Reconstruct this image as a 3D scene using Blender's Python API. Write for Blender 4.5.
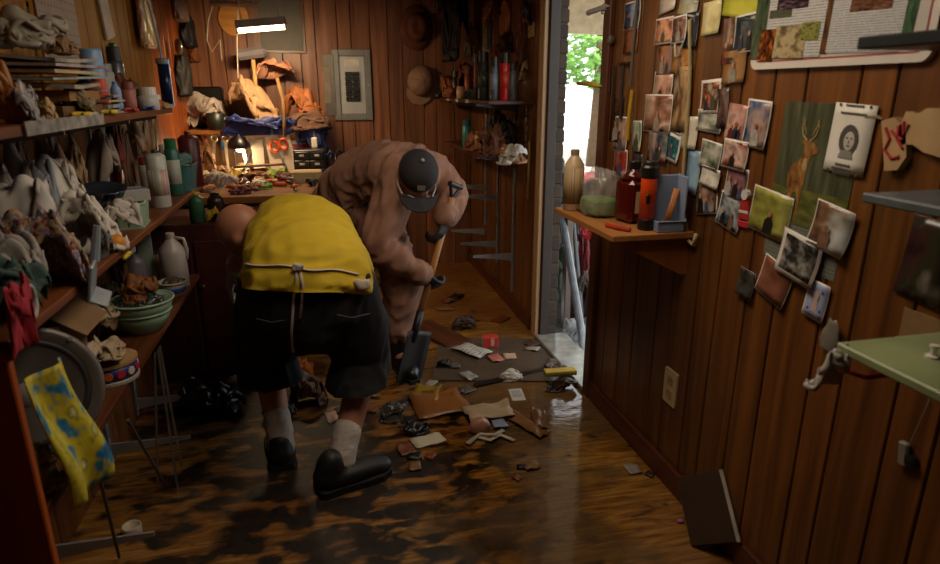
import bpy, bmesh, math, random
import numpy as np
from mathutils import Vector, Matrix, Euler, noise
from mathutils.bvhtree import BVHTree
random.seed(7)
R = math.radians
S = bpy.context.scene
C = S.collection
for o in list(bpy.data.objects): bpy.data.objects.remove(o)

# ---------------------------------------------------------------- camera, world, lights, exposure
CAM = Vector((0, 0, 1.4)); PITCH, YAW, FPX = R(17), R(13), 627.0
cd = bpy.data.cameras.new('camera'); cam = bpy.data.objects.new('camera', cd); C.objects.link(cam)
cam.location = CAM; cam.rotation_euler = (R(90) - PITCH, 0, -YAW)
cd.sensor_width = 36; cd.lens = FPX / 940 * 36; cd.clip_start = .02
cd.dof.use_dof = True; cd.dof.focus_distance = 2.7; cd.dof.aperture_fstop = 3.2
S.camera = cam
S.view_settings.view_transform = 'Standard'; S.view_settings.look = 'None'
S.view_settings.gamma = 1; S.view_settings.use_curve_mapping = False
S.view_settings.exposure = 0.0
wd = bpy.data.worlds.new('sky'); S.world = wd; wd.use_nodes = True
bg = wd.node_tree.nodes['Background']; bg.inputs[0].default_value = (.93, .97, 1, 1); bg.inputs[1].default_value = 2.8

def light(name, kind, loc, power, col, size=.1, rot=(0, 0, 0), size_y=None, spread=None):
    l = bpy.data.lights.new(name, kind); l.energy = power; l.color = col
    if kind == 'AREA':
        l.size = size
        if size_y: l.shape = 'RECTANGLE'; l.size_y = size_y
        if spread: l.spread = spread
    elif kind == 'POINT': l.shadow_soft_size = size
    o = bpy.data.objects.new(name, l); C.objects.link(o); o.location = loc; o.rotation_euler = rot
    return o
light('bounced_flash_glow', 'AREA', (.45, 1.7, 2.04), 15, (1, .82, .62), .5, (0, 0, 0), 1.2)  # stands in for flash bounced off the ceiling; no lamp known there
sun = light('sun', 'SUN', (6, 3, 6), 5.5, (1, .96, .9)); sun.data.angle = R(1); sun.rotation_euler = (R(30), R(-18), 0)

# ---------------------------------------------------------------- measuring: where a sight line meets a wall, floor or shelf plane
FW = Vector((math.sin(YAW) * math.cos(PITCH), math.cos(YAW) * math.cos(PITCH), -math.sin(PITCH)))
RT = Vector((math.cos(YAW), -math.sin(YAW), 0)); UP = RT.cross(FW)
def ray(x, y): return FW * FPX + RT * (x - 470) + UP * (282 - y)
def on(ax, v, x, y):
    d = ray(x, y); return CAM + d * ((v - CAM[ax]) / d[ax])
def metres(p): return (p - CAM).dot(FW) / FPX          # metres per picture unit at p

# ---------------------------------------------------------------- materials
def lin(h):
    if isinstance(h, tuple): return tuple(h) + (1,) if len(h) == 3 else h
    h = h.lstrip('#'); v = [int(h[i:i + 2], 16) / 255 for i in (0, 2, 4)]
    return tuple((c / 12.92 if c <= .04045 else ((c + .055) / 1.055) ** 2.4) for c in v) + (1,)
MATS = {}
def nt(name):
    m = bpy.data.materials.new(name); m.use_nodes = True; t = m.node_tree
    b = t.nodes['Principled BSDF']; return m, t, b
def node(t, typ, **kw):
    n = t.nodes.new(typ)
    for k, v in kw.items(): setattr(n, k, v)
    return n
def ramp(t, stops, interp='LINEAR'):
    n = node(t, 'ShaderNodeValToRGB'); n.color_ramp.interpolation = interp
    e = n.color_ramp.elements
    while len(e) < len(stops): e.new(.5)
    for i, (p, c) in enumerate(stops): e[i].position = p; e[i].color = lin(c)
    return n
def coords(t, scale=(1, 1, 1), gen=False, rnd=True):
    tc = node(t, 'ShaderNodeTexCoord'); mp = node(t, 'ShaderNodeMapping'); mp.inputs['Scale'].default_value = scale
    t.links.new(tc.outputs['Generated' if gen else 'Object'], mp.inputs[0])
    if rnd:
        oi = node(t, 'ShaderNodeObjectInfo'); vm = node(t, 'ShaderNodeVectorMath', operation='SCALE'); vm.inputs[0].default_value = (7.3, 3.1, 5.7)
        t.links.new(oi.outputs['Random'], vm.inputs['Scale']); t.links.new(vm.outputs[0], mp.inputs['Location'])
    return mp
def M(col, rough=.6, metal=0, var=.25, scale=14, bump=.0, key=None, spec=.5, trans=0, alpha=1, emit=0):
    k = key or ('m', col, rough, metal, var, scale, bump, spec, trans, alpha, emit)
    if k in MATS: return MATS[k]
    m, t, b = nt('surface_' + str(col).strip('#')); c = lin(col)
    b.inputs['Roughness'].default_value = rough; b.inputs['Metallic'].default_value = metal
    b.inputs['Specular IOR Level'].default_value = spec
    if trans: b.inputs['Transmission Weight'].default_value = trans; b.inputs['IOR'].default_value = 1.3
    if alpha < 1: b.inputs['Alpha'].default_value = alpha
    if emit: b.inputs['Emission Color'].default_value = c; b.inputs['Emission Strength'].default_value = emit
    mp = coords(t); n = node(t, 'ShaderNodeTexNoise'); n.inputs['Scale'].default_value = scale; n.inputs['Detail'].default_value = 4
    t.links.new(mp.outputs[0], n.inputs[0])
    r = ramp(t, [(.3, tuple(x * (1 - var) for x in c[:3])), (.7, tuple(min(1, x * (1 + var * .5)) for x in c[:3]))])
    t.links.new(n.outputs[0], r.inputs[0]); t.links.new(r.outputs[0], b.inputs['Base Color'])
    if bump:
        bp = node(t, 'ShaderNodeBump'); bp.inputs['Strength'].default_value = bump; bp.inputs['Distance'].default_value = .01
        t.links.new(n.outputs[0], bp.inputs['Height']); t.links.new(bp.outputs[0], b.inputs['Normal'])
    MATS[k] = m; return m
def MW(c1, c2, axis=2, rough=.4, freq=30, key=None, spec=.5, stain=None):
    """wood with its grain along one axis"""
    k = key or ('w', c1, c2, axis, rough, freq, stain)
    if k in MATS: return MATS[k]
    m, t, b = nt('wood_' + c1.strip('#')); sc = [freq, freq, freq]; sc[axis] = freq * .06
    mp = coords(t, sc); n = node(t, 'ShaderNodeTexNoise'); n.inputs['Scale'].default_value = 1; n.inputs['Detail'].default_value = 5; n.inputs['Distortion'].default_value = .6
    t.links.new(mp.outputs[0], n.inputs[0])
    r = ramp(t, [(.3, c1), (.68, c2)]); t.links.new(n.outputs[0], r.inputs[0])
    oi = node(t, 'ShaderNodeObjectInfo'); mr = node(t, 'ShaderNodeMapRange'); mr.inputs[3].default_value = .72; mr.inputs[4].default_value = 1.12
    t.links.new(oi.outputs['Random'], mr.inputs[0])
    mx = node(t, 'ShaderNodeVectorMath', operation='SCALE'); t.links.new(r.outputs[0], mx.inputs[0]); t.links.new(mr.outputs[0], mx.inputs['Scale'])
    t.links.new(mx.outputs[0], b.inputs['Base Color'])
    b.inputs['Roughness'].default_value = rough; b.inputs['Specular IOR Level'].default_value = spec
    bp = node(t, 'ShaderNodeBump'); bp.inputs['Strength'].default_value = .15; bp.inputs['Distance'].default_value = .004
    t.links.new(n.outputs[0], bp.inputs['Height']); t.links.new(bp.outputs[0], b.inputs['Normal'])
    MATS[k] = m; return m
def MP(cols, scale=3.0, rough=.22, det=2.5, solid=False):
    """flat print: soft blotches of several colours, like a snapshot seen from afar"""
    k = ('p', tuple(cols), scale, rough, solid)
    if k in MATS: return MATS[k]
    m, t, b = nt('print_' + cols[0].strip('#')); mp = coords(t, (1, 1, 1 if solid else .01), gen=True); n = node(t, 'ShaderNodeTexNoise')
    n.inputs['Scale'].default_value = scale; n.inputs['Detail'].default_value = det; n.inputs['Roughness'].default_value = .55
    t.links.new(mp.outputs[0], n.inputs[0])
    k2 = len(cols); r = ramp(t, [(.30 + .42 * i / max(1, k2 - 1), c) for i, c in enumerate(cols)]); t.links.new(n.outputs[0], r.inputs[0])
    t.links.new(r.outputs[0], b.inputs['Base Color']); b.inputs['Roughness'].default_value = rough
    MATS[k] = m; return m
def MT(paper, ink, rows=26, rough=.6, lo=.40):
    """printed columns of small type"""
    k = ('t', paper, ink, rows, lo)
    if k in MATS: return MATS[k]
    m, t, b = nt('type_' + paper.strip('#')); mp = coords(t, (1, 1, .01), gen=True, rnd=False)
    w = node(t, 'ShaderNodeTexWave', bands_direction='Y'); w.inputs['Scale'].default_value = rows / 6.2832 * 2; t.links.new(mp.outputs[0], w.inputs[0])
    n = node(t, 'ShaderNodeTexNoise'); n.inputs['Scale'].default_value = rows * 1.6; n.inputs['Detail'].default_value = 1; t.links.new(mp.outputs[0], n.inputs[0])
    mu = node(t, 'ShaderNodeMath', operation='MULTIPLY'); t.links.new(w.outputs[1], mu.inputs[0]); t.links.new(n.outputs[0], mu.inputs[1])
    r = ramp(t, [(lo - .12, paper), (lo + .05, ink)]); t.links.new(mu.outputs[0], r.inputs[0]); t.links.new(r.outputs[0], b.inputs['Base Color'])
    b.inputs['Roughness'].default_value = rough; MATS[k] = m; return m

# ---------------------------------------------------------------- mesh helpers
def mesh(name, vs, fs, mat, parent=None, smooth=False, mw=None):
    me = bpy.data.meshes.new(name); me.from_pydata([tuple(v) for v in vs], [], fs); me.update()
    if smooth: me.polygons.foreach_set('use_smooth', [True] * len(me.polygons))
    if mat: me.materials.append(mat)
    o = bpy.data.objects.new(name, me); C.objects.link(o)
    if parent: o.parent = parent
    if mw is not None: o.matrix_basis = mw
    return o
class G:
    """gathers simple solids; build() makes one mesh object of them"""
    def __init__(s): s.v = []; s.f = []
    def add(s, vs, fs, T=None):
        k = len(s.v); s.v += [(T @ Vector(v)) if T else Vector(v) for v in vs]; s.f += [tuple(i + k for i in f) for f in fs]; return s
    def box(s, c, d, rot=None, bev=0.0):
        x, y, z = d[0] / 2, d[1] / 2, d[2] / 2
        T = Matrix.Translation(c) @ (Euler(rot).to_matrix().to_4x4() if rot else Matrix())
        b = min(bev, x * .9, y * .9, z * .9)
        if b <= 0:
            vs = [(i * x, j * y, k * z) for i in (-1, 1) for j in (-1, 1) for k in (-1, 1)]
            return s.add(vs, [(0, 1, 3, 2), (4, 6, 7, 5), (0, 4, 5, 1), (2, 3, 7, 6), (0, 2, 6, 4), (1, 5, 7, 3)], T)
        bm = bmesh.new(); bmesh.ops.create_cube(bm, size=1); bmesh.ops.scale(bm, vec=(2 * x, 2 * y, 2 * z), verts=bm.verts)
        bmesh.ops.bevel(bm, geom=bm.edges[:], offset=b, segments=1, affect='EDGES'); bm.verts.index_update()
        s.add([v.co.copy() for v in bm.verts], [[v.index for v in f.verts] for f in bm.faces], T); bm.free(); return s
    def tube(s, pts, r, n=8, cap=True):
        pts = [Vector(p) for p in pts]; m = len(pts); rr = r if isinstance(r, (list, tuple)) else [r] * m
        k = len(s.v); up = Vector((0, 0, 1)); prev = None
        for i, p in enumerate(pts):
            d = (pts[min(i + 1, m - 1)] - pts[max(i - 1, 0)]).normalized()
            if prev is None: a = d.cross(up if abs(d.z) < .9 else Vector((1, 0, 0))).normalized()
            else: a = (prev - d * prev.dot(d)).normalized()
            prev = a; b = d.cross(a)
            for j in range(n):
                t = 2 * math.pi * j / n; q = rr[i]
                ra, rb = q if isinstance(q, tuple) else (q, q)
                s.v.append(p + a * math.cos(t) * ra + b * math.sin(t) * rb)
        for i in range(m - 1):
            for j in range(n): s.f.append((k + i * n + j, k + i * n + (j + 1) % n, k + (i + 1) * n + (j + 1) % n, k + (i + 1) * n + j))
        if cap: s.f.append(tuple(k + j for j in reversed(range(n)))); s.f.append(tuple(k + (m - 1) * n + j for j in range(n)))
        return s
    def lathe(s, prof, n=20, c=(0, 0, 0), T=None, sx=1, sy=1):
        k = len(s.v); m = len(prof)
        for r, z in prof:
            for j in range(n):
                t = 2 * math.pi * j / n; v = Vector((c[0] + r * math.cos(t) * sx, c[1] + r * math.sin(t) * sy, c[2] + z)); s.v.append(T @ v if T else v)
        for i in range(m - 1):
            for j in range(n): s.f.append((k + i * n + j, k + i * n + (j + 1) % n, k + (i + 1) * n + (j + 1) % n, k + (i + 1) * n + j))
        s.f.append(tuple(k + j for j in reversed(range(n)))); s.f.append(tuple(k + (m - 1) * n + j for j in range(n))); return s
    def prism(s, poly, z0, z1, T=None):
        n = len(poly); vs = [(x, y, z0) for x, y in poly] + [(x, y, z1) for x, y in poly]
        return s.add(vs, [tuple(reversed(range(n))), tuple(range(n, 2 * n))] + [(i, (i + 1) % n, n + (i + 1) % n, n + i) for i in range(n)], T)
    def sheet(s, w, h, th=.0012, nx=6, ny=6, fn=None):
        k = len(s.v); N = (nx + 1) * (ny + 1)
        for side in (1, 0):
            for j in range(ny + 1):
                for i in range(nx + 1):
                    u, v = i / nx, j / ny; z = fn(u, v) if fn else 0
                    s.v.append(Vector(((u - .5) * w, (v - .5) * h, z + th * side)))
        q = lambda i, j: k + j * (nx + 1) + i
        for j in range(ny):
            for i in range(nx):
                s.f.append((q(i, j), q(i + 1, j), q(i + 1, j + 1), q(i, j + 1))); s.f.append((N + q(i, j + 1), N + q(i + 1, j + 1), N + q(i + 1, j), N + q(i, j)))
        e = [(i, 0) for i in range(nx)] + [(nx, j) for j in range(ny)] + [(i, ny) for i in range(nx, 0, -1)] + [(0, j) for j in range(ny, 0, -1)]
        for a, b in zip(e, e[1:] + e[:1]): s.f.append((N + q(*a), N + q(*b), q(*b), q(*a)))
        return s
    def build(s, name, mat, parent=None, smooth=False, mw=None): return mesh(name, s.v, s.f, mat, parent, smooth, mw)
LABELS = {}
def tag(o, label, cat, group=None):
    o['label'] = label; o['category'] = cat
    if group: o['group'] = group
    LABELS.setdefault(label, []).append(o); return o
def thing(name, label, cat, loc=(0, 0, 0), rot=(0, 0, 0), group=None, mw=None):
    o = bpy.data.objects.new(name, None); C.objects.link(o); o.empty_display_size = .05
    if mw is not None: o.matrix_basis = mw
    else: o.location = loc; o.rotation_euler = rot
    return tag(o, label, cat, group)
def struct(o): o['kind'] = 'structure'; return o
def frame(X, Y, loc):
    X = Vector(X).normalized(); Y = Vector(Y); Y = (Y - X * Y.dot(X)).normalized(); Z = X.cross(Y)
    m = Matrix((X, Y, Z)).transposed().to_4x4(); m.translation = loc; return m
RIGHT = lambda loc, rot=0: frame((0, -1, 0), (0, 0, 1), loc) @ Matrix.Rotation(R(rot), 4, 'Z')
BACK = lambda loc, rot=0: frame((1, 0, 0), (0, 0, 1), loc) @ Matrix.Rotation(R(rot), 4, 'Z')
LEFT = lambda loc, rot=0: frame((0, 1, 0), (0, 0, 1), loc) @ Matrix.Rotation(R(rot), 4, 'Z')

def crumple(name, mat, size, parent=None, seed=0, amp=.28, freq=3.0, flat=.75, nu=72, nv=40, loc=None, rz=0, ridge=True):
    """a heap of cloth or a stuffed bag: closed, flat underneath, soft lumps with deep folds"""
    vs, fs = [], []; off = Vector((seed * 3.7, seed * 1.9, seed * 5.3)); m = max(size); sc = Vector((size[0] / m, size[1] / m, size[2] / m))
    rnd = random.Random(int(seed * 100)); dirs = []
    for _ in range(9):
        d = Vector((rnd.gauss(0, 1), rnd.gauss(0, 1), rnd.gauss(.2, .7))).normalized(); dirs.append((d, rnd.uniform(.35, .8), rnd.uniform(.1, .3)))
    for j in range(nv + 1):
        ph = math.pi * j / nv
        for i in range(nu):
            t = 2 * math.pi * i / nu; d = Vector((math.sin(ph) * math.cos(t), math.sin(ph) * math.sin(t), math.cos(ph)))
            q = Vector((d.x * sc.x, d.y * sc.y, d.z * sc.z)) * freq + off
            w = Vector((noise.noise(q * .7), noise.noise(q * .7 + Vector((5, 5, 5))), noise.noise(q * .7 + Vector((9, 2, 7))))) * 1.1
            a = noise.noise(q * .75); n1 = 1 - abs(noise.noise(q * .95 + w)) * 2.6; n2 = 1 - abs(noise.noise(q * 1.9 + w * 1.7)) * 2.4; n3 = noise.noise(q * 4.2 + w * 3)
            k = 1 + amp * (a * .9 + ((n1 - .4) * .55 + (n2 - .4) * .20 + n3 * .07 if ridge else 0))
            for dd, cw, hh in dirs:
                e = d.dot(dd)
                if e > cw: k += amp * hh * 1.2 * ((e - cw) / (1 - cw)) ** 1.2
            e2 = .9; p = Vector([math.copysign(abs(c_) ** e2, c_) for c_ in d]) * k; z = p.z
            if z < -.35: z = -.35 + (z + .35) * .12
            vs.append((p.x * size[0] / 2, p.y * size[1] / 2, z))
    for _ in range(1):
        nw = []
        for j in range(nv + 1):
            for i in range(nu):
                A = vs[j * nu + i]; nb = [vs[j * nu + (i + 1) % nu], vs[j * nu + (i - 1) % nu], vs[min(j + 1, nv) * nu + i], vs[max(j - 1, 0) * nu + i]]
                nw.append(tuple(A[c] * .4 + sum(b[c] for b in nb) * .15 for c in range(3)))
        vs = nw
    lo = min(v[2] for v in vs); hi = max(v[2] for v in vs); mx = max(abs(v[0]) for v in vs); my = max(abs(v[1]) for v in vs)
    vs = [(x / mx * size[0] / 2, y / my * size[1] / 2, (z - lo) / (hi - lo) * size[2]) for x, y, z in vs]
    for j in range(nv):
        for i in range(nu):
            a, b = j * nu + i, j * nu + (i + 1) % nu; fs.append((a, a + nu, b + nu, b))
    o = mesh(name, vs, fs, mat, parent, True)
    if loc is not None: o.location = loc
    o.rotation_euler = (0, 0, rz); return o
def text_mesh(name, txt, size, mat, parent, mw, depth=.0008):
    cu = bpy.data.curves.new(name, 'FONT'); cu.body = txt; cu.size = size; cu.extrude = depth; cu.align_x = 'CENTER'; cu.align_y = 'CENTER'
    t = bpy.data.objects.new(name, cu); C.objects.link(t); bpy.context.view_layer.update()
    me = bpy.data.meshes.new_from_object(t.evaluated_get(bpy.context.evaluated_depsgraph_get())); bpy.data.objects.remove(t); bpy.data.curves.remove(cu)
    me.materials.clear(); me.materials.append(mat); o = bpy.data.objects.new(name, me); C.objects.link(o); o.parent = parent; o.matrix_basis = mw; return o
def blob(g, c, r, rot=None, n=20, m=12):
    vs, fs = [], []; T = Matrix.Translation(c) @ (rot.to_4x4() if rot else Matrix())
    for j in range(m + 1):
        ph = math.pi * j / m
        for i in range(n): t = 2 * math.pi * i / n; vs.append((r[0] * math.sin(ph) * math.cos(t), r[1] * math.sin(ph) * math.sin(t), r[2] * math.cos(ph)))
    for j in range(m):
        for i in range(n): a, b = j * n + i, j * n + (i + 1) % n; fs.append((a, a + n, b + n, b))
    g.add(vs, fs, T)
def limb(g, pts, rad, side=None, n=18):
    """tapered limb or trunk; rad entries r or (across, through); side = direction of the 'across' radius"""
    P = [Vector(p) for p in pts]; Q = []; RR = []
    for i in range(len(P) - 1):
        p0, p1, p2, p3 = P[max(i - 1, 0)], P[i], P[i + 1], P[min(i + 2, len(P) - 1)]
        r1 = rad[i] if isinstance(rad[i], tuple) else (rad[i],) * 2; r2 = rad[i + 1] if isinstance(rad[i + 1], tuple) else (rad[i + 1],) * 2
        for k in range(6):
            t = k / 6; Q.append(.5 * ((2 * p1) + (p2 - p0) * t + (2 * p0 - 5 * p1 + 4 * p2 - p3) * t * t + (3 * p1 - p0 - 3 * p2 + p3) * t ** 3)); RR.append((r1[0] + (r2[0] - r1[0]) * t, r1[1] + (r2[1] - r1[1]) * t))
    Q.append(P[-1]); RR.append(rad[-1] if isinstance(rad[-1], tuple) else (rad[-1],) * 2)
    k0 = len(g.v); sd = Vector(side).normalized() if side else None; prev = None
    for i, p in enumerate(Q):
        d = (Q[min(i + 1, len(Q) - 1)] - Q[max(i - 1, 0)]).normalized()
        if sd: a = (sd - d * sd.dot(d)).normalized()
        elif prev is None: a = d.orthogonal().normalized()
        else: a = (prev - d * prev.dot(d)).normalized()
        prev = a; b = d.cross(a)
        for j in range(n): t = 2 * math.pi * j / n; g.v.append(p + a * math.cos(t) * RR[i][0] + b * math.sin(t) * RR[i][1])
    m = len(Q)
    for i in range(m - 1):
        for j in range(n): g.f.append((k0 + i * n + j, k0 + i * n + (j + 1) % n, k0 + (i + 1) * n + (j + 1) % n, k0 + (i + 1) * n + j))
    g.f.append(tuple(k0 + j for j in reversed(range(n)))); g.f.append(tuple(k0 + (m - 1) * n + j for j in range(n)))
    for p, r in ((Q[0], RR[0]), (Q[-1], RR[-1])): q = min(r) * .98; blob(g, p, (q, q, q), None, 14, 8)
def fuse(g, name, mat, parent, voxel=.012, smooth=6, fold=0, fscale=9, fdir=None, seed=0, cut=None):
    """joins overlapping solids into one continuous skin"""
    me = bpy.data.meshes.new(name); me.from_pydata([tuple(v) for v in g.v], [], g.f); o = bpy.data.objects.new(name, me); C.objects.link(o)
    r = o.modifiers.new('r', 'REMESH'); r.mode = 'VOXEL'; r.voxel_size = voxel
    if smooth: s_ = o.modifiers.new('s', 'SMOOTH'); s_.factor = .5; s_.iterations = smooth
    bpy.context.view_layer.update(); m2 = bpy.data.meshes.new_from_object(o.evaluated_get(bpy.context.evaluated_depsgraph_get())); bpy.data.objects.remove(o); bpy.data.meshes.remove(me); m2.name = name
    if cut or fold:
        bm = bmesh.new(); bm.from_mesh(m2)
        for c in (cut or []): bmesh.ops.bisect_plane(bm, geom=bm.verts[:] + bm.edges[:] + bm.faces[:], plane_co=c[0], plane_no=c[1], clear_outer=True)
        if fold:
            bm.normal_update(); off = Vector((seed, seed * 2, seed * 3)); fd = Vector(fdir).normalized() if fdir else None
            for v in bm.verts:
                q = v.co * fscale + off
                if fd: q = q - fd * q.dot(fd) * .78
                w = Vector((noise.noise(q * .6), noise.noise(q * .6 + Vector((4, 4, 4))), 0)) * .7
                v.co += v.normal * fold * ((1 - abs(noise.noise(q + w)) * 2.4) * .8 + noise.noise(q * 2.2) * .4 + (1 - abs(noise.noise(q * 2.6 + w)) * 2.4) * .35)
        bm.to_mesh(m2); bm.free()
    m2.polygons.foreach_set('use_smooth', [True] * len(m2.polygons)); m2.materials.clear(); m2.materials.append(mat)
    o = bpy.data.objects.new(name, m2); C.objects.link(o); o.parent = parent; return o

def _sheet(seed, N=46, steps=70):
    """a square of cloth pushed together over a lump until it rumples (position-based, a second or so)"""
    rs = np.random.RandomState(seed); L = 1.0 / (N - 1); u = np.linspace(-.5, .5, N); X, Y = np.meshgrid(u, u, indexing='ij'); P = np.stack([X, Y, .32 + 0 * X], -1).astype(np.float64) * np.array([1.35, 1.35, 1])
    L *= 1.35; P[..., 2] += rs.normal(0, .012, (N, N)); V = np.zeros_like(P); bumps = [(rs.uniform(-.2, .2), rs.uniform(-.2, .2), rs.uniform(.10, .17), rs.uniform(.2, .30)) for _ in range(5)]; wob = rs.uniform(0, 6.28, 4)
    pairs = []
    for di, dj in ((1, 0), (0, 1), (1, 1), (1, -1), (2, 0), (0, 2)):
        r = math.hypot(di, dj) * L; st = {1: 1.0, 2: .25}.get(max(di, abs(dj)), 1.0) * (.6 if di and dj else 1.0)
        for ph in range(2):
            k = max(di, 1 if dj == 0 else 0); ax = 0 if di else 1; step = di if di else dj
            i0 = np.arange(N - di); j0 = np.arange(max(0, -dj), N - max(0, dj)); sel = (i0 if ax == 0 else j0); m = ((sel // abs(step)) % 2) == ph
            if ax == 0: i0 = i0[m]
            else: j0 = j0[m]
            I, J = np.meshgrid(i0, j0, indexing='ij'); pairs.append((I, J, I + di, J + dj, r, st))
    for s in range(steps):
        t = min(1, s / (steps * .75)); V *= .86; V[..., 2] -= .0035; old = P.copy(); P = P + V
        for _ in range(5):
            for I, J, K, M_, r, st in pairs:
                d = P[K, M_] - P[I, J]; ln = np.sqrt((d * d).sum(-1)) + 1e-9; c = d * (st * .5 * (ln - r) / ln)[..., None]; P[I, J] += c; P[K, M_] -= c
            ang = np.arctan2(P[..., 1], P[..., 0]); lim = (.95 - .53 * t) * (1 + .10 * np.sin(3 * ang + wob[0]) + .07 * np.sin(5 * ang + wob[1])); rad = np.hypot(P[..., 0], P[..., 1]) + 1e-9; f = np.minimum(1, lim / rad); P[..., 0] *= f; P[..., 1] *= f
            fl_ = np.zeros((N, N)) + .004
            for bx, by, br, bh in bumps: fl_ = np.maximum(fl_, bh * np.exp(-(((P[..., 0] - bx) ** 2 + (P[..., 1] - by) ** 2) / (2 * br * br)) ** 1.6) * min(1, .35 + t))
            P[..., 2] = np.maximum(P[..., 2], fl_)
        V = P - old
    for _ in range(1):
        Q = P.copy(); Q[1:-1, 1:-1] = P[1:-1, 1:-1] * .5 + (P[2:, 1:-1] + P[:-2, 1:-1] + P[1:-1, 2:] + P[1:-1, :-2]) * .125; P = Q
    return P
_TPL = {}
def pile(name, mat, size, seed=0, th=.0022):
    """a rumpled heap of cloth in a given size, from one of several rumpled squares"""
    k = int(seed * 10) % 6
    if k not in _TPL: _TPL[k] = _sheet(11 + k)
    P = _TPL[k].copy(); a = (seed * 2.399) % 6.283; c, s = math.cos(a), math.sin(a); P = np.stack([P[..., 0] * c - P[..., 1] * s, P[..., 0] * s + P[..., 1] * c, P[..., 2]], -1)
    lo = P.reshape(-1, 3).min(0); hi = P.reshape(-1, 3).max(0); P = (P - lo) / (hi - lo) * np.array(size) - np.array([size[0] / 2, size[1] / 2, 0]); N = P.shape[0]
    du = np.gradient(P, axis=0); dv = np.gradient(P, axis=1); n = np.cross(du, dv); n /= (np.linalg.norm(n, axis=-1, keepdims=True) + 1e-9); A = P.reshape(-1, 3); B = (P - n * th).reshape(-1, 3); B[:, 2] = np.maximum(B[:, 2], .0005); A = A.copy(); A[:, 2] = np.maximum(A[:, 2], .001); q = lambda i, j: i * N + j; T = N * N; fs = []
    for i in range(N - 1):
        for j in range(N - 1): fs.append((q(i, j), q(i + 1, j), q(i + 1, j + 1), q(i, j + 1))); fs.append((T + q(i, j + 1), T + q(i + 1, j + 1), T + q(i + 1, j), T + q(i, j)))
    e = [(i, 0) for i in range(N - 1)] + [(N - 1, j) for j in range(N - 1)] + [(i, N - 1) for i in range(N - 1, 0, -1)] + [(0, j) for j in range(N - 1, 0, -1)]
    for a_, b_ in zip(e, e[1:] + e[:1]): fs.append((T + q(*a_), T + q(*b_), q(*b_), q(*a_)))
    return mesh(name, np.concatenate([A, B]).tolist(), fs, mat, None, True)
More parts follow.
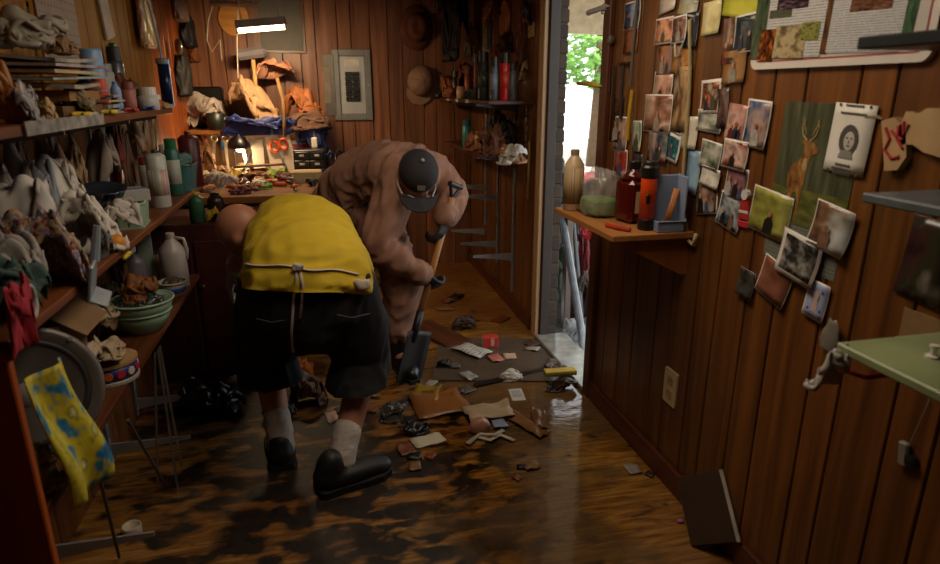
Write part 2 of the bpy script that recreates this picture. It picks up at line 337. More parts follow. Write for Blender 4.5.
# ---------------------------------------------------------------- the room
XR, XL, YB, YF, ZC = 1.17, -.88, 5.05, -1.4, 2.13
PANEL = MW('#4a2a12', '#7a4a20', 2, .34, 26, 'panel', .5)
PANELB = MW('#5c3421', '#8a5a3c', 2, .42, 26, 'panelback', .4)
PANELY = MW('#6e4206', '#9a640e', 2, .55, 22, 'panelyellow', .2)
PANELO = MW('#6e2f0c', '#9c4f17', 2, .4, 22, 'panelorange', .4)
DARKW = M('#1c0d06', .8, key='backing')
def floor_mat():
    m, t, b = nt('wet_plywood'); L = t.links.new
    tc = node(t, 'ShaderNodeTexCoord'); 
    def nz(scale, sc=(1, 1, 1), det=4, dist=0):
        mp = node(t, 'ShaderNodeMapping'); mp.inputs['Scale'].default_value = sc; L(tc.outputs['Object'], mp.inputs[0])
        n = node(t, 'ShaderNodeTexNoise'); n.inputs['Scale'].default_value = scale; n.inputs['Detail'].default_value = det; n.inputs['Distortion'].default_value = dist; L(mp.outputs[0], n.inputs[0]); return n
    g = nz(6, (1, 9, 1), 5, .8); wood = ramp(t, [(.3, '#5c3a10'), (.5, '#8a5f24'), (.7, '#a9803f')]); L(g.outputs[0], wood.inputs[0])
    big = nz(1.6, det=3); tint = ramp(t, [(.35, '#b89468'), (.65, '#ffffff')]); L(big.outputs[0], tint.inputs[0])
    mx = node(t, 'ShaderNodeMix', data_type='RGBA', blend_type='MULTIPLY'); mx.inputs[0].default_value = .8; L(wood.outputs[0], mx.inputs[6]); L(tint.outputs[0], mx.inputs[7])
    # mud: blotches, thick round the place where the two people work
    sep = node(t, 'ShaderNodeSeparateXYZ'); L(tc.outputs['Object'], sep.inputs[0])
    def mth(op, a, bb):
        n = node(t, 'ShaderNodeMath', operation=op)
        for i, q in ((0, a), (1, bb)):
            if q is None: continue
            if isinstance(q, (int, float)): n.inputs[i].default_value = q
            else: L(q, n.inputs[i])
        return n.outputs[0]
    def zone(cx, cy, rx, ry):
        dx = mth('DIVIDE', mth('SUBTRACT', sep.outputs[0], cx), rx); dy = mth('DIVIDE', mth('SUBTRACT', sep.outputs[1], cy), ry)
        return mth('SUBTRACT', 1.0, mth('ADD', mth('MULTIPLY', dx, dx), mth('MULTIPLY', dy, dy)))
    z1 = mth('MAXIMUM', zone(-.05, 2.15, .75, .75), zone(-.5, 2.85, .6, .45)); z1 = mth('MAXIMUM', z1, zone(.2, 1.55, .5, .4)); z1 = mth('MAXIMUM', z1, -.6)
    bl = nz(7.5, (1, 1.7, 1), 9, .25)
    s = mth('ADD', bl.outputs[0], mth('MULTIPLY', z1, .14)); mud = ramp(t, [(.50, '#000000'), (.62, '#ffffff')]); L(s, mud.inputs[0])
    mudc = nz(30, det=3); mc = ramp(t, [(.3, '#0a0704'), (.75, '#2a1a0c')]); L(mudc.outputs[0], mc.inputs[0])
    m2 = node(t, 'ShaderNodeMix', data_type='RGBA'); L(mud.outputs[0], m2.inputs[0]); L(mx.outputs[2], m2.inputs[6]); L(mc.outputs[0], m2.inputs[7])
    # silt film by the door
    z2 = mth('MAXIMUM', zone(.8, 2.65, .5, .95), zone(.55, 3.0, .45, .4)); z2 = mth('MAXIMUM', z2, zone(.62, 1.75, .35, .5)); z2 = mth('MAXIMUM', z2, -.5)
    sl = nz(3.2, (1, 1, 1), 4, .4); s2 = mth('ADD', sl.outputs[0], mth('MULTIPLY', z2, .22)); silt = ramp(t, [(.5, '#000000'), (.68, '#ffffff')]); L(s2, silt.inputs[0])
    m3 = node(t, 'ShaderNodeMix', data_type='RGBA'); L(mth('MULTIPLY', silt.outputs[0], .75), m3.inputs[0]); L(m2.outputs[2], m3.inputs[6]); m3.inputs[7].default_value = lin('#4d3c2a')
    L(m3.outputs[2], b.inputs['Base Color'])
    wr = nz(2.4, det=3); rr = node(t, 'ShaderNodeMapRange'); L(mth('ADD', wr.outputs[0], mth('MULTIPLY', z2, .30)), rr.inputs[0])
    rr.inputs[1].default_value = .42; rr.inputs[2].default_value = .68; rr.inputs[3].default_value = .5; rr.inputs[4].default_value = .07; L(rr.outputs[0], b.inputs['Roughness'])
    bp = node(t, 'ShaderNodeBump'); bp.inputs['Strength'].default_value = .35; bp.inputs['Distance'].default_value = .006; L(bl.outputs[0], bp.inputs['Height']); L(bp.outputs[0], b.inputs['Normal'])
    return m
FLOORM = floor_mat()
floor = struct(G().box((.15, 1.85, -.04), (2.3, 6.6, .054)).build('floor', DARKW))
for x0, x1, y0, y1 in ((-.9, 1.25, -1.4, .82), (-.9, 1.25, .823, 3.26), (-.9, .36, 3.263, 5.06), (.363, 1.25, 3.263, 5.06)):
    g = G(); g.box(((x0 + x1) / 2, (y0 + y1) / 2, -.0065), (x1 - x0, y1 - y0, .013), bev=.0015); g.build('plywood_sheet', FLOORM, floor)
struct(G().box((.15, 1.8, ZC + .04), (2.4, 6.8, .08)).build('ceiling', M('#8c7a63', .9)))
t = thing('flash_glow_housing', 'unseen pale housing added above the middle of the room for the bounced flash', 'ceiling light', (.45, 1.7, ZC))
G().box((0, 0, -.03), (.56, 1.4, .06), bev=.008).build('housing', M('#b0a898', .5), t); G().box((0, 0, -.065), (.5, 1.3, .01), bev=.003).build('diffuser', M('#d8d0c0', .5), t)  # housing and diffuser added around the flash stand-in, never in view
def planks(wall, axis, face, out, a0, a1, widths, mat, z0=0.0, z1=ZC, th=.012, seed=0):
    """tongue-and-groove boards on a wall: axis = the wall's run (0 x, 1 y); out = which way they face"""
    rnd = random.Random(seed); a = a0; i = 0
    while a < a1 - .01:
        w = min(widths[i % len(widths)], a1 - a); i += 1
        c = [0, 0, (z0 + z1) / 2]; d = [0, 0, z1 - z0]; c[axis] = a + w / 2; d[axis] = w - .005; c[1 - axis] = face - out * th / 2; d[1 - axis] = th
        o = G().box((0, 0, 0), d, bev=.0025).build('plank', mat(a + w / 2) if callable(mat) else mat, wall); o.location = c; a += w
PW = [.105, .145, .095, .165, .115, .135]
wr = struct(G().box((XR + .062, (YF + 2.56) / 2, ZC / 2), (.1, 2.56 - YF, ZC)).build('wall_right', DARKW)); planks(wr, 1, XR, -1, YF, 2.56, PW, PANEL)
wf = struct(G().box((XR + .034, (3.27 + YB) / 2, ZC / 2), (.044, YB - 3.27, ZC)).build('wall_right_far', DARKW)); planks(wf, 1, XR, -1, 3.27, YB, PW, PANEL)
struct(G().box((XR + .055, 2.915, 2.085), (.11, .71, .09)).build('wall_right_header', PANEL))
wb = struct(G().box((.15, YB + .062, ZC / 2), (2.3, .1, ZC)).build('wall_back', DARKW)); planks(wb, 0, YB, -1, XL, XR, [.13, .11, .16, .1, .14], PANELB)
wl = struct(G().box((XL - .062, 1.825, ZC / 2), (.1, YB - YF, ZC)).build('wall_left', DARKW))
planks(wl, 1, XL, 1, YF, YB, [.15, .12, .17, .13], lambda y: PANEL if y < 3.9 else PANELO)
planks(wl, 1, XL + .012, 1, 1.2, 3.9, [.15, .12, .17, .13], PANELY, 1.36, ZC)
struct(G().box((.15, YF - .05, ZC / 2), (2.3, .1, ZC)).build('wall_front', PANELB))
g = G(); g.box((XR - .009, (YF + 2.53) / 2, .045), (.018, 2.53 - YF, .09), bev=.004); struct(g.build('baseboard_right', MW('#3a1808', '#5c2a10', 1, .4, 20)))
g = G(); g.box((XR - .009, (3.4 + YB) / 2, .045), (.018, YB - 3.4, .09), bev=.004); struct(g.build('baseboard_right_far', MW('#3a1808', '#5c2a10', 1, .4, 20)))
# doorway: casings, jamb, sill, brick return
CASE = MW('#8a6a48', '#a98a63', 2, .5, 18); CASED = MW('#3a1c0e', '#5a2c14', 2, .5, 18)
struct(G().box((XR - .012, 3.31, 1.02), (.024, .075, 2.04), bev=.004).build('trim_1', CASE))
struct(G().box((XR - .012, 2.525, 1.02), (.024, .065, 2.04), bev=.004).build('trim_2', CASED))
struct(G().box((XR + .03, 3.262, 1.02), (.055, .016, 2.04), bev=.003).build('trim_3', M('#2a1e14', .6)))
struct(G().box((XR + .06, 2.567, 1.02), (.14, .016, 2.04), bev=.003).build('trim_4', M('#4a3a2c', .6)))
struct(G().box((XR - .012, 2.915, 2.07), (.024, .86, .07), bev=.004).build('trim_5', CASED))
struct(G().box((XR + .07, 2.915, .012), (.19, .70, .026), bev=.006).build('door_sill', M('#8c8880', .25, .3, .4, 20)))
bw = struct(G().box((XR + .082, 3.40, 1.02), (.042, .25, 2.04)).build('wall_brick_return', M('#3c362c', .9)))
BR = [M('#33251a', .85, bump=.4), M('#2c2118', .85, bump=.4), M('#3a2b1e', .85, bump=.4)]
bme = None
for i in range(27):
    o = G().box((0, 0, 0), (.05, .256, .064), bev=.004).build('brick', BR[i % 3], bw); o.location = (XR + .082 + (i % 2) * .003, 3.397, .035 + i * .0752)
# ---------------------------------------------------------------- outdoors, seen through the doorway
GR = struct(G().box((9.3, 8, -.2), (16, 24, .1)).build('ground', M('#b9b3a6', .9, var=.3, scale=3)))
pc = thing('porch_frame', 'beige timber porch frame beyond the open doorway', 'porch', (0, 0, 0))
zb = on(1, 5.6, 585, 34).z; PCM = M('#c8b592', .7)
G().box((2.6, 5.6, zb + .19), (2.3, .1, .38), bev=.01).build('beam', PCM, pc)
for x in (1.6, 3.6): G().box((x, 5.6, (zb - .15) / 2), (.1, .1, zb + .15), bev=.01).build('post', PCM, pc)
G().box((2.6, 4.4, zb + .42), (2.5, 2.6, .08), bev=.01).build('roof_deck', PCM, pc)
def tree(loc, h, r, label, seed):
    t = thing('tree', label, 'tree', loc); rnd = random.Random(seed)
    G().tube([(0, 0, 0), (.05, .03, h * .35), (0, 0, h * .7)], [.16, .12, .05], 9).build('trunk', M('#5c4630', .9), t, True)
    g = G()
    for k in range(2600):
        d = Vector((rnd.gauss(0, 1), rnd.gauss(0, 1), rnd.gauss(0, 1))).normalized() * r * rnd.uniform(.45, 1.0) ** .6
        p = Vector((d.x, d.y, d.z * .8 + h * .72)); a = Vector((rnd.uniform(-1, 1), rnd.uniform(-1, 1), rnd.uniform(-.4, .4))).normalized() * .11; b = a.orthogonal().normalized() * .06
        g.add([p - a, p + b, p + a, p - b], [(0, 1, 2, 3)])
    o = g.build('foliage', M('#7fae4e', .6, var=.5, scale=2), t); o['kind'] = 'stuff'
tree((5.6, 12.6, -.15), 4.3, 1.9, 'broad green tree standing beyond the porch beam', 3)
tree((9.6, 18.5, -.15), 5.2, 2.2, 'second paler tree farther off behind the broad one', 9)
# red garden cart and a red chair out on the bright ground
p = on(2, -.15, 574, 128); 
def cart(loc, s, label):
    t = thing('garden_cart', label, 'cart', loc, (0, 0, .5)); rm = M('#b8404a', .4)
    g = G(); g.prism([(-.5 * s, .12 * s), (.5 * s, .12 * s), (.62 * s, .5 * s), (-.62 * s, .5 * s)], -.3 * s, .3 * s, Matrix.Rotation(R(90), 4, 'X')); g.build('tray', rm, t)
    for x in (-.35, .35):
        for y in (-.34, .34): G().lathe([(.05 * s, -.04 * s), (.19 * s, -.04 * s), (.2 * s, 0), (.19 * s, .04 * s), (.05 * s, .04 * s)], 16, T=Matrix.Translation((x * s, y * s, .2 * s)) @ Matrix.Rotation(R(90), 4, 'X')).build('wheel', M('#33384a', .6), t, False)
    G().tube([(.5 * s, 0, .25 * s), (.9 * s, 0, .45 * s), (1.15 * s, 0, .95 * s)], .025 * s).build('handle', M('#6d6d78', .4), t)
cart(Vector((3.55, 8.3, -.15)), .8, 'small red garden cart on the bright ground outdoors')
def stool(loc, s, label):
    t = thing('garden_stool', label, 'stool', loc, (0, 0, .2)); rm = M('#c05058', .4)
    G().lathe([(.2 * s, 0), (.22 * s, .02), (.22 * s, .045), (.19 * s, .06)], 18, (0, 0, .42 * s)).build('seat', rm, t)
    for k in range(4):
        a = R(45 + 90 * k); G().tube([(.15 * s * math.cos(a), .15 * s * math.sin(a), .42 * s), (.24 * s * math.cos(a), .24 * s * math.sin(a), 0)], .018).build('leg', rm, t)
stool(Vector((3.0, 6.75, -.15)), .8, 'low red stool outdoors seen low in the doorway')
# junk heaped right outside the sill
ST = M('#70757a', .4, .3); 
tag(G().tube([(1.37, 3.02, -.14), (1.40, 3.18, .06), (1.56, 4.0, .64)], .024, 12).build('metal_pole', ST), 'thick grey metal pole leaning outside the doorway', 'pole')
tag(G().tube([(1.60, 3.6, -.14), (1.74, 4.28, .70), (1.76, 4.36, .82)], .016, 10).build('crutch_pole', M('#4a4c4c', .4, .3)), 'thinner dark metal pole standing behind the thick one outside', 'pole')
rnd = random.Random(5)
for nm, lb, ct, col, loc, sz in (
    ('rubbish_bag', 'red bundle among the junk outside the doorway', 'bundle', '#8a1a1c', (2.1, 4.55, -.13), (.34, .34, .66)),
    ('blue_bundle', 'blue bundle low in the junk outside the door', 'bundle', '#1d3f7a', (2.02, 4.12, -.13), (.2, .2, .34)),
    ('white_bundle', 'pale plastic heap just beyond the door sill', 'bag', '#84888a', (1.50, 3.36, -.13), (.22, .3, .2)),
    ('green_bundle', 'dull green sack beside the brick jamb outside', 'bag', '#2a3a26', (1.60, 4.1, -.13), (.26, .3, .55)),
    ('dark_bundle', 'dark tarpaulin heap at the back of the outdoor junk', 'tarpaulin', '#23262c', (2.22, 5.05, -.13), (.8, .5, 1.0)),
    ('grey_bundle', 'grey plastic heap beside the leaning pole outside', 'bag', '#4a4c4c', (1.84, 3.62, -.13), (.3, .3, .3))):
    o = pile(nm, M(col, .5), sz, rnd.random() * 9); o.location = loc; tag(o, lb, ct)
o = G().box((0, 0, .45), (.045, .06, .95), bev=.005).build('timber_offcut', MW('#3a2412', '#5a3a1e', 2)); o.location = (1.52, 3.72, -.12); o.rotation_euler = (R(-12), R(4), 0); tag(o, 'brown timber offcut leaning by the brick jamb outside', 'timber')

struct(G().box((2.7, 3.6, -.14), (2.8, 5.2, .02)).build('porch_floor', M('#3c3832', .6, var=.4)))
for nm, lb, ct, col, loc, sz in (('tarp_heap', 'brown tarpaulin heap close behind the door sill', 'tarpaulin', '#3a2c20', (1.66, 3.84, -.13), (.14, .16, .42)), ('feed_sack', 'dark feed sack against the brick corner outside', 'sack', '#2c261e', (1.66, 4.5, -.13), (.3, .3, .6)), ('rag_heap', 'small red rag heap outside beyond the sill', 'rag', '#6a1a18', (1.80, 4.02, -.13), (.14, .14, .62)), ('bush_clippings', 'dark green clippings heap behind the poles outside', 'clippings', '#1e2a18', (1.92, 5.46, -.13), (.4, .26, .8))):
    o = pile(nm, M(col, .6), sz, rnd.random() * 9); o.location = loc; tag(o, lb, ct)
# ---------------------------------------------------------------- pinned up on the right-hand wall
def fl0(x, y): return on(2, 0, x, y)
def RWp(x, y): return on(0, XR, x, y)
def wall_rect(x0, y0, x1, y1):
    cx, cy = (x0 + x1) / 2, (y0 + y1) / 2
    c = RWp(cx, cy); w = abs(RWp(x0, cy).y - RWp(x1, cy).y); h = abs(RWp(cx, y0).z - RWp(cx, y1).z); return c, w, h
WHITE = M('#d8d2c8', .45, var=.1); CREAM = M('#cbb890', .6, var=.15); BLACKP = M('#121010', .4, var=.2)
lay = [0]
def photo(box, cols, label, rot=0, border=.0, cat='photo', name='photograph', scale=1.8, curl=.0035, paper=None, pic=None, lift=None, rough=.22, fig=False, group='snapshots pinned to the panelled wall'):
    c, w, h = wall_rect(*box); lay[0] += 1; w *= 1.1; h *= 1.1
    z = lift if lift is not None else .0012 + (lay[0] % 5) * .0016
    t = thing(name, label, cat, group=group, mw=RIGHT((c.x - z, c.y, c.z), rot))
    fn = lambda u, v: curl * (2 * (v - .6)) ** 2 * (.6 + .4 * u)
    G().sheet(w, h, .0009, 3, 6, fn).build('paper', paper or WHITE, t, True)
    b = border * min(w, h)
    f2 = lambda u, v: curl * (2 * ((b + v * (h - 2 * b)) / h - .6)) ** 2 * (.6 + .4 * u) + .001
    G().sheet(w - 2 * b, h - 2 * b, .0005, 3, 6, f2).build('picture', pic or MP(cols, scale, rough), t, True)
    if fig:
        rf = random.Random(lay[0] * 7); n_ = rf.choice((1, 1, 2, 3)) if w > .035 else 1; zf = .0017 + curl * .9
        for i in range(n_):
            cx = w * ((i + .5) / n_ - .5) * .7 + rf.uniform(-.06, .06) * w; hh = h * rf.uniform(.45, .7); bw_ = min(w * .3, hh * .28) * (1.2 if n_ == 1 else .9); y0 = -h / 2 + b + .001
            G().prism([(cx - bw_ * .8, y0), (cx + bw_ * .8, y0), (cx + bw_ * .7, y0 + hh * .5), (cx + bw_ * .25, y0 + hh * .68), (cx - bw_ * .25, y0 + hh * .68), (cx - bw_ * .75, y0 + hh * .5)], 0, .0003).build('figure_print', M(rf.choice(('#2a2c3c', '#6a2420', '#8a8478', '#1c1a18', '#3c4a34', '#7a5a48', '#a8a49c', '#40506c')), .35, var=.4, scale=60), t, mw=Matrix.Translation((0, 0, zf)))
            G().prism([(cx + hh * .10 * math.cos(a), y0 + hh * .8 + hh * .13 * math.sin(a)) for a in [q * .785 for q in range(8)]], 0, .0003).build('face_print', M(rf.choice(('#a8745a', '#b88a6c', '#8a5a44')), .4), t, mw=Matrix.Translation((0, 0, zf + .0004)))
    return t, w, h
SK = ['#120c0a', '#6e3a24', '#c08a68', '#dcc2a4']
for box, cols, label, rot, bd in (
    ((626, 3, 640, 28), ['#1a1a22', '#4a5878', '#9aa4b8', '#5a4030'], 'blue and grey snapshot highest beside the door rail', 0, .05),
    ((626, 29, 638, 52), ['#3a1a10', '#7a4426', '#9a6038'], 'plain brown snapshot under the blue grey one by the door', 0, .0),
    ((658, 19, 674, 43), ['#b06a4a', '#d89a78', '#8a5a48', '#3a2620'], 'peach toned snapshot in the top pair of the cluster', 0, .06),
    ((675, 17, 688, 42), ['#2a1c1c', '#6a4a40', '#a07a68', '#c8b0a0'], 'dark snapshot right of the peach toned one', 2, .06),
    ((659, 44, 673, 73), ['#1c1616', '#a06848', '#6a7480', '#b8a490'], 'snapshot of an orange figure below the peach one', 0, .0),
    ((655, 74, 672, 101), ['#3c2a2a', '#b4846c', '#d0a890', '#5a4440'], 'pinkish snapshot with a white glare streak', -4, .05),
    ((674, 47, 690, 71), ['#8a5a30', '#b07c44', '#4a3018'], 'ochre paper under the dark pair of snapshots', 3, .0),
    ((688, 14, 699, 46), ['#141416', '#22262c', '#3a3c40'], 'narrow black folder pinned beside a yellow note', 0, .0),
    ((706, 3, 722, 33), ['#c8b878', '#d8cc96', '#b0a068'], 'small yellow handwritten note high on the wall', 1, .0),
    ((724, -12, 762, 16), ['#a8a832', '#c0bc48', '#8c8a28'], 'lime yellow sheet pinned beside the whiteboard', -10, .0),
    ((725, 20, 738, 62), ['#1a1210', '#6a4a3a', '#b09a88'], 'tall thin dark print left of the slate snapshot', 3, .0),
    ((737, 16, 757, 51), ['#15181a', '#2e3840', '#4a5458', '#b08060'], 'slate grey snapshot beside the whiteboard corner', 2, .05),
    ((726, 52, 746, 82), ['#7a5434', '#9c7448', '#3a2416'], 'tan newspaper cutting under the slate snapshot', 3, .0),
    ((676, 70, 691, 128), ['#8a6a44', '#b4946a', '#4a3020', '#c8ae88'], 'long tan strip of card in the photo cluster', 2, .0),
    ((702, 81, 720, 112), ['#243a78', '#b05a40', '#4a3424', '#c8b4a0'], 'white bordered snapshot with a blue dress', 3, .09),
    ((699, 111, 722, 131), ['#3c4238', '#70786a', '#b8b8ac', '#d4d0c4'], 'snapshot of a grey tree and pale ground', -2, .06),
    ((720, 90, 729, 126), ['#1c1414', '#4a3430', '#8a7468'], 'dark slim photo strip right of the blue dress', 4, .0),
    ((647, 96, 672, 131), ['#140e0c', '#8a5a44', '#d0b09a', '#3a2018'], 'snapshot of two people with white glints', 0, .04),
    ((651, 132, 668, 160), ['#16181c', '#3a4654', '#a89488', '#8a3c30'], 'dark group snapshot under the two people', 2, .0),
    ((674, 116, 684, 134), ['#0e2a30', '#2a6a70', '#5a9a98'], 'upper teal snapshot of the white framed strip', -8, .14),
    ((665, 134, 680, 160), ['#0e2a30', '#2a6a70', '#70aca8'], 'lower teal snapshot of the white framed strip', -8, .12),
    ((684, 118, 698, 148), ['#c0b4a0', '#d0c6b4', '#a89c88'], 'blank pale slip beside the rope', 2, .0),
    ((703, 142, 722, 168), ['#20261e', '#6a7460', '#c0bcae', '#a89a88'], 'snapshot with foliage below the grey tree', -6, .05),
    ((704, 168, 721, 186), ['#d0c8b8', '#e0dacc', '#a8a090'], 'pale half of a print under the foliage snapshot', -6, .0),
    ((698, 181, 717, 213), ['#20140f', '#7a5a48', '#bda08a'], 'curling brown snapshot lowest left of the cluster', 12, .04),
    ((688, 152, 700, 192), ['#4a6a88', '#7c9cb4', '#94b0c0'], 'pale blue bookmark tag beside the rope', -3, .0),
    ((729, 106, 748, 141), ['#7a4c44', '#b08078', '#d0a898', '#5a3a38'], 'pink toned snapshot of a crowd', -5, .0),
    ((748, 102, 770, 146), ['#1a2236', '#4a5a78', '#b0968a', '#8a5a50'], 'family snapshot with a navy blue patch', -4, .05),
    ((726, 141, 749, 168), ['#5a2c24', '#a06a58', '#d0b0a0', '#301814'], 'reddish group snapshot below the pink crowd', -3, .06),
    ((727, 168, 747, 198), ['#40262a', '#8a6068', '#5a3c42'], 'dusky mauve snapshot of a standing pair', -4, .04),
    ((720, 196, 742, 228), ['#14181c', '#3c4e58', '#a8b0b0', '#203028'], 'dark blue green snapshot at the cluster foot', -10, .05),
    ((753, 192, 790, 234), ['#3a3c1a', '#8a8a3c', '#b4b060', '#26301c'], 'yellow green snapshot of a child outdoors', -6, .03),
    ((762, 262, 791, 300), ['#6a3c2c', '#8a5844', '#a0705c'], 'faded reddish brown snapshot under the deer poster', -14, .03),
    ((741, 270, 756, 297), ['#15140f', '#4a4a44', '#a89040'], 'tiny dark card hung alone on bare panelling', -6, .0),
    ((905, 222, 950, 300), ['#0e0c0c', '#3a2024', '#2a3020', '#8a7a74'], 'dark flowery print at the right edge', -4, .0),
    ((612, 100, 622, 140), ['#140c08', '#6a3a24', '#a87c60'], 'narrow reddish snapshot nearest the door casing', 0, .0),
    ((616, 118, 628, 150), ['#2a1a18', '#b09080', '#5a3a34'], 'pale face snapshot by the hanging stick', 0, .05),
    ((616, 150, 628, 176), ['#4a1a14', '#a83a30', '#c0a898'], 'red and white snapshot above the clear bag', 0, .05),
    ((635, 122, 643, 150), ['#3a4a30', '#90a088', '#c8c8bc'], 'slim greenish snapshot beside the yellow ruler', 3, .05),
    ((633, 155, 642, 174), ['#101214', '#303438', '#505458'], 'small black card above the amber jug', 0, .0)):
    photo(box, cols, label, rot, bd, fig=('snapshot' in label and not any(q in label for q in ('tree', 'foliage', 'faded', 'plain'))), scale=1.3)
# glare shows on curved prints; small extra slips high up
photo((662, -14, 676, 11), ['#b8a898', '#d0c0b0'], 'rounded pale slip at the very top of the cluster', 6, 0)
photo((681, 0, 698, 15), ['#c0a060', '#9aa090', '#d0c8b0'], 'torn cream and ochre slip above the black folder', -12, 0)
# deer poster
a, b2 = RWp(786, 102), RWp(843, 284); cpos = Vector((XR - .0006, (RWp(786, 102).y + RWp(867, 104).y) / 2, (a.z + b2.z) / 2)); w = abs(RWp(786, 102).y - RWp(867, 104).y); h = a.z - b2.z
dp = thing('deer_poster', 'green woodland wall calendar poster of an antlered deer', 'poster', mw=RIGHT(cpos, -1))
G().sheet(w, h, .0008, 2, 6).build('paper', MT('#6d7066', '#565a52', 40), dp)
def forest():
    m, t, b = nt('forest_print'); mp = coords(t, (9, 1.1, .01), gen=True, rnd=False); n = node(t, 'ShaderNodeTexNoise'); n.inputs['Scale'].default_value = 1.3; n.inputs['Detail'].default_value = 3
    t.links.new(mp.outputs[0], n.inputs[0]); r = ramp(t, [(.3, '#2a2e20'), (.5, '#464b36'), (.72, '#62664e')]); t.links.new(n.outputs[0], r.inputs[0]); t.links.new(r.outputs[0], b.inputs['Base Color']); b.inputs['Roughness'].default_value = .35; return m
h2 = h * .74; G().sheet(w, h2, .0006, 2, 4).build('forest_picture', forest(), dp, mw=Matrix.Translation((0, h * .13, .001)))
G().sheet(w, h2 * .3, .0004, 2, 2).build('grass_picture', MP(['#3c4420', '#5c6030', '#747838'], 5), dp, mw=Matrix.Translation((0, -h * .13, .0017)))
def flat(poly, mat, name, parent, mw, th=.0006): return G().prism(poly, 0, th).build(name, mat, parent, mw=mw)
DEER = MP(['#5a3a1c', '#8a6034', '#a87c4a'], 6)
deer = [(-.034, -.085), (-.030, -.03), (-.038, -.005), (-.040, .02), (-.032, .038), (-.018, .046), (-.006, .060), (.000, .076), (-.004, .090), (-.014, .098), (-.006, .100), (.004, .096), (.008, .104), (.016, .103), (.022, .096), (.032, .088), (.040, .082), (.040, .074), (.030, .071), (.022, .066), (.018, .05), (.016, .03), (.014, .01), (.010, -.012), (.008, -.05), (.007, -.085), (.001, -.085), (-.001, -.04), (-.006, -.022), (-.018, -.026), (-.022, -.05), (-.026, -.085)]
flat([(x * 1.15 - .035, y * 1.05 + .008) for x, y in deer], DEER, 'deer_picture', dp, Matrix.Translation((0, 0, .0022)))
g = G()
for s_ in (-1, 1):
    bx = -.012 + s_ * .006
    g.tube([(bx, .108, 0), (bx + s_ * .016, .122, 0), (bx + s_ * .022, .142, 0), (bx + s_ * .014, .160, 0)], [.002, .002, .0016, .0008], 5)
    for f in (.3, .6, .85): g.tube([(bx + s_ * .02 * f, .110 + .04 * f, 0), (bx + s_ * (.02 * f + .006), .128 + .044 * f, 0)], [.0016, .0007], 5)
g.build('antler_picture', MP(['#a08658', '#c0a878'], 4), dp, mw=Matrix.Translation((-.014, .004, .0026)))
flat([(x * .7 - .028, y * .8 + .06) for x, y in ((-.006, .012), (.010, .012), (.014, -.012), (.0, -.03), (-.010, -.014))], M('#b09870', .5), 'throat_picture', dp, Matrix.Translation((0, 0, .0028)))
# portrait card and prints lying over the poster
t, w, h = photo((833, 107, 871, 171), ['#d8d4c8', '#e0dcd2'], 'white memorial card with a pencil portrait on the deer poster', -3, 0, 'card', 'portrait_card', lift=.006, rough=.5, curl=.0008, group=None)
INK = M('#4a4642', .6); GREY = M('#8a8680', .6)
k = w / .11
g = G(); g.prism([(.025 * math.cos(a) * k, (.032 * math.sin(a) - .002) * k) for a in [i * .393 for i in range(16)]], 0, .0004); g.build('portrait_hair', INK, t, mw=Matrix.Translation((0, 0, .0035)))
g = G(); g.prism([((.014 * math.cos(a) + .003) * k, (.02 * math.sin(a) - .004) * k) for a in [i * .449 for i in range(14)]], 0, .0004); g.build('portrait_face', M('#b8b2a8', .6), t, mw=Matrix.Translation((0, 0, .0041)))
g = G()
for ex, ey, ew, eh in ((-.003, .002, .006, .003), (.009, .002, .006, .003), (.003, -.006, .003, .006), (.003, -.014, .009, .003)): g.box((ex * k, ey * k, .0047), (ew * k, eh * k, .0004))
g.build('portrait_features', INK, t)['kind'] = 'stuff'
g = G(); g.prism([(-.02 * k, -.04 * k), (.02 * k, -.04 * k), (.014 * k, -.024 * k), (-.014 * k, -.024 * k)], 0, .0004); g.build('portrait_shoulders', GREY, t, mw=Matrix.Translation((0, 0, .0037)))
g = G()
for yy, ww in ((.068, .05), (.052, .07), (-.055, .045), (-.064, .06), (-.073, .05)):
    n_ = int(ww / .007)
    for i in range(n_): g.box(((-ww / 2 + .007 * i + .003) * k, yy * k, .0038), (.0052 * k, .0045 * k, .0004))
for sx in (-1, 1): g.box((sx * .04 * k, .068 * k, .0038), (.006 * k, .006 * k, .0004)); g.box((sx * .04 * k, -.07 * k, .0038), (.006 * k, .006 * k, .0004))
g.build('lettering', INK, t)['kind'] = 'stuff'
photo((816, 206, 853, 250), ['#1c1410', '#7a5a40', '#a8a49c', '#c8ccd0'], 'curling snapshot of a deer hunter over the poster', -8, .03, lift=.008, curl=.008, fig=True, scale=1.4)
photo((784, 236, 822, 279), ['#0c0c0c', '#3a3a38', '#a09c94', '#c8c4bc'], 'black and white snapshot with wide white border', -8, .1, lift=.012, curl=.006, fig=False, scale=2.2)
t, w, h = photo((808, 282, 829, 318), ['#8f9cc4', '#a8b2d0'], 'pale blue greeting card with a small figure', -4, .06, 'card', 'greeting_card', lift=.006, group=None)
g = G(); g.lathe([(.001, -h * .28), (w * .16, -h * .2), (w * .1, 0), (w * .07, h * .1)], 10, sy=.03); 
g = G(); g.prism([(-w * .14, -h * .3), (w * .16, -h * .3), (w * .1, h * .02), (w * .14, h * .2), (0, h * .28), (-w * .12, h * .18), (-w * .08, 0)], 0, .0005); g.build('figure_print', M('#c8a8a0', .5), t, mw=Matrix.Translation((0, 0, .003)))
g = G()
for sx, sy in ((-.28, -.28), (.28, -.24), (-.2, .26), (.24, .26)): g.prism([(sx * w + .05 * w * math.cos(a), sy * h + .04 * h * math.sin(a)) for a in [i * .785 for i in range(8)]], 0, .0005)
g.build('spot_print', M('#3a3c88', .5), t, mw=Matrix.Translation((0, 0, .003)))['kind'] = 'stuff'
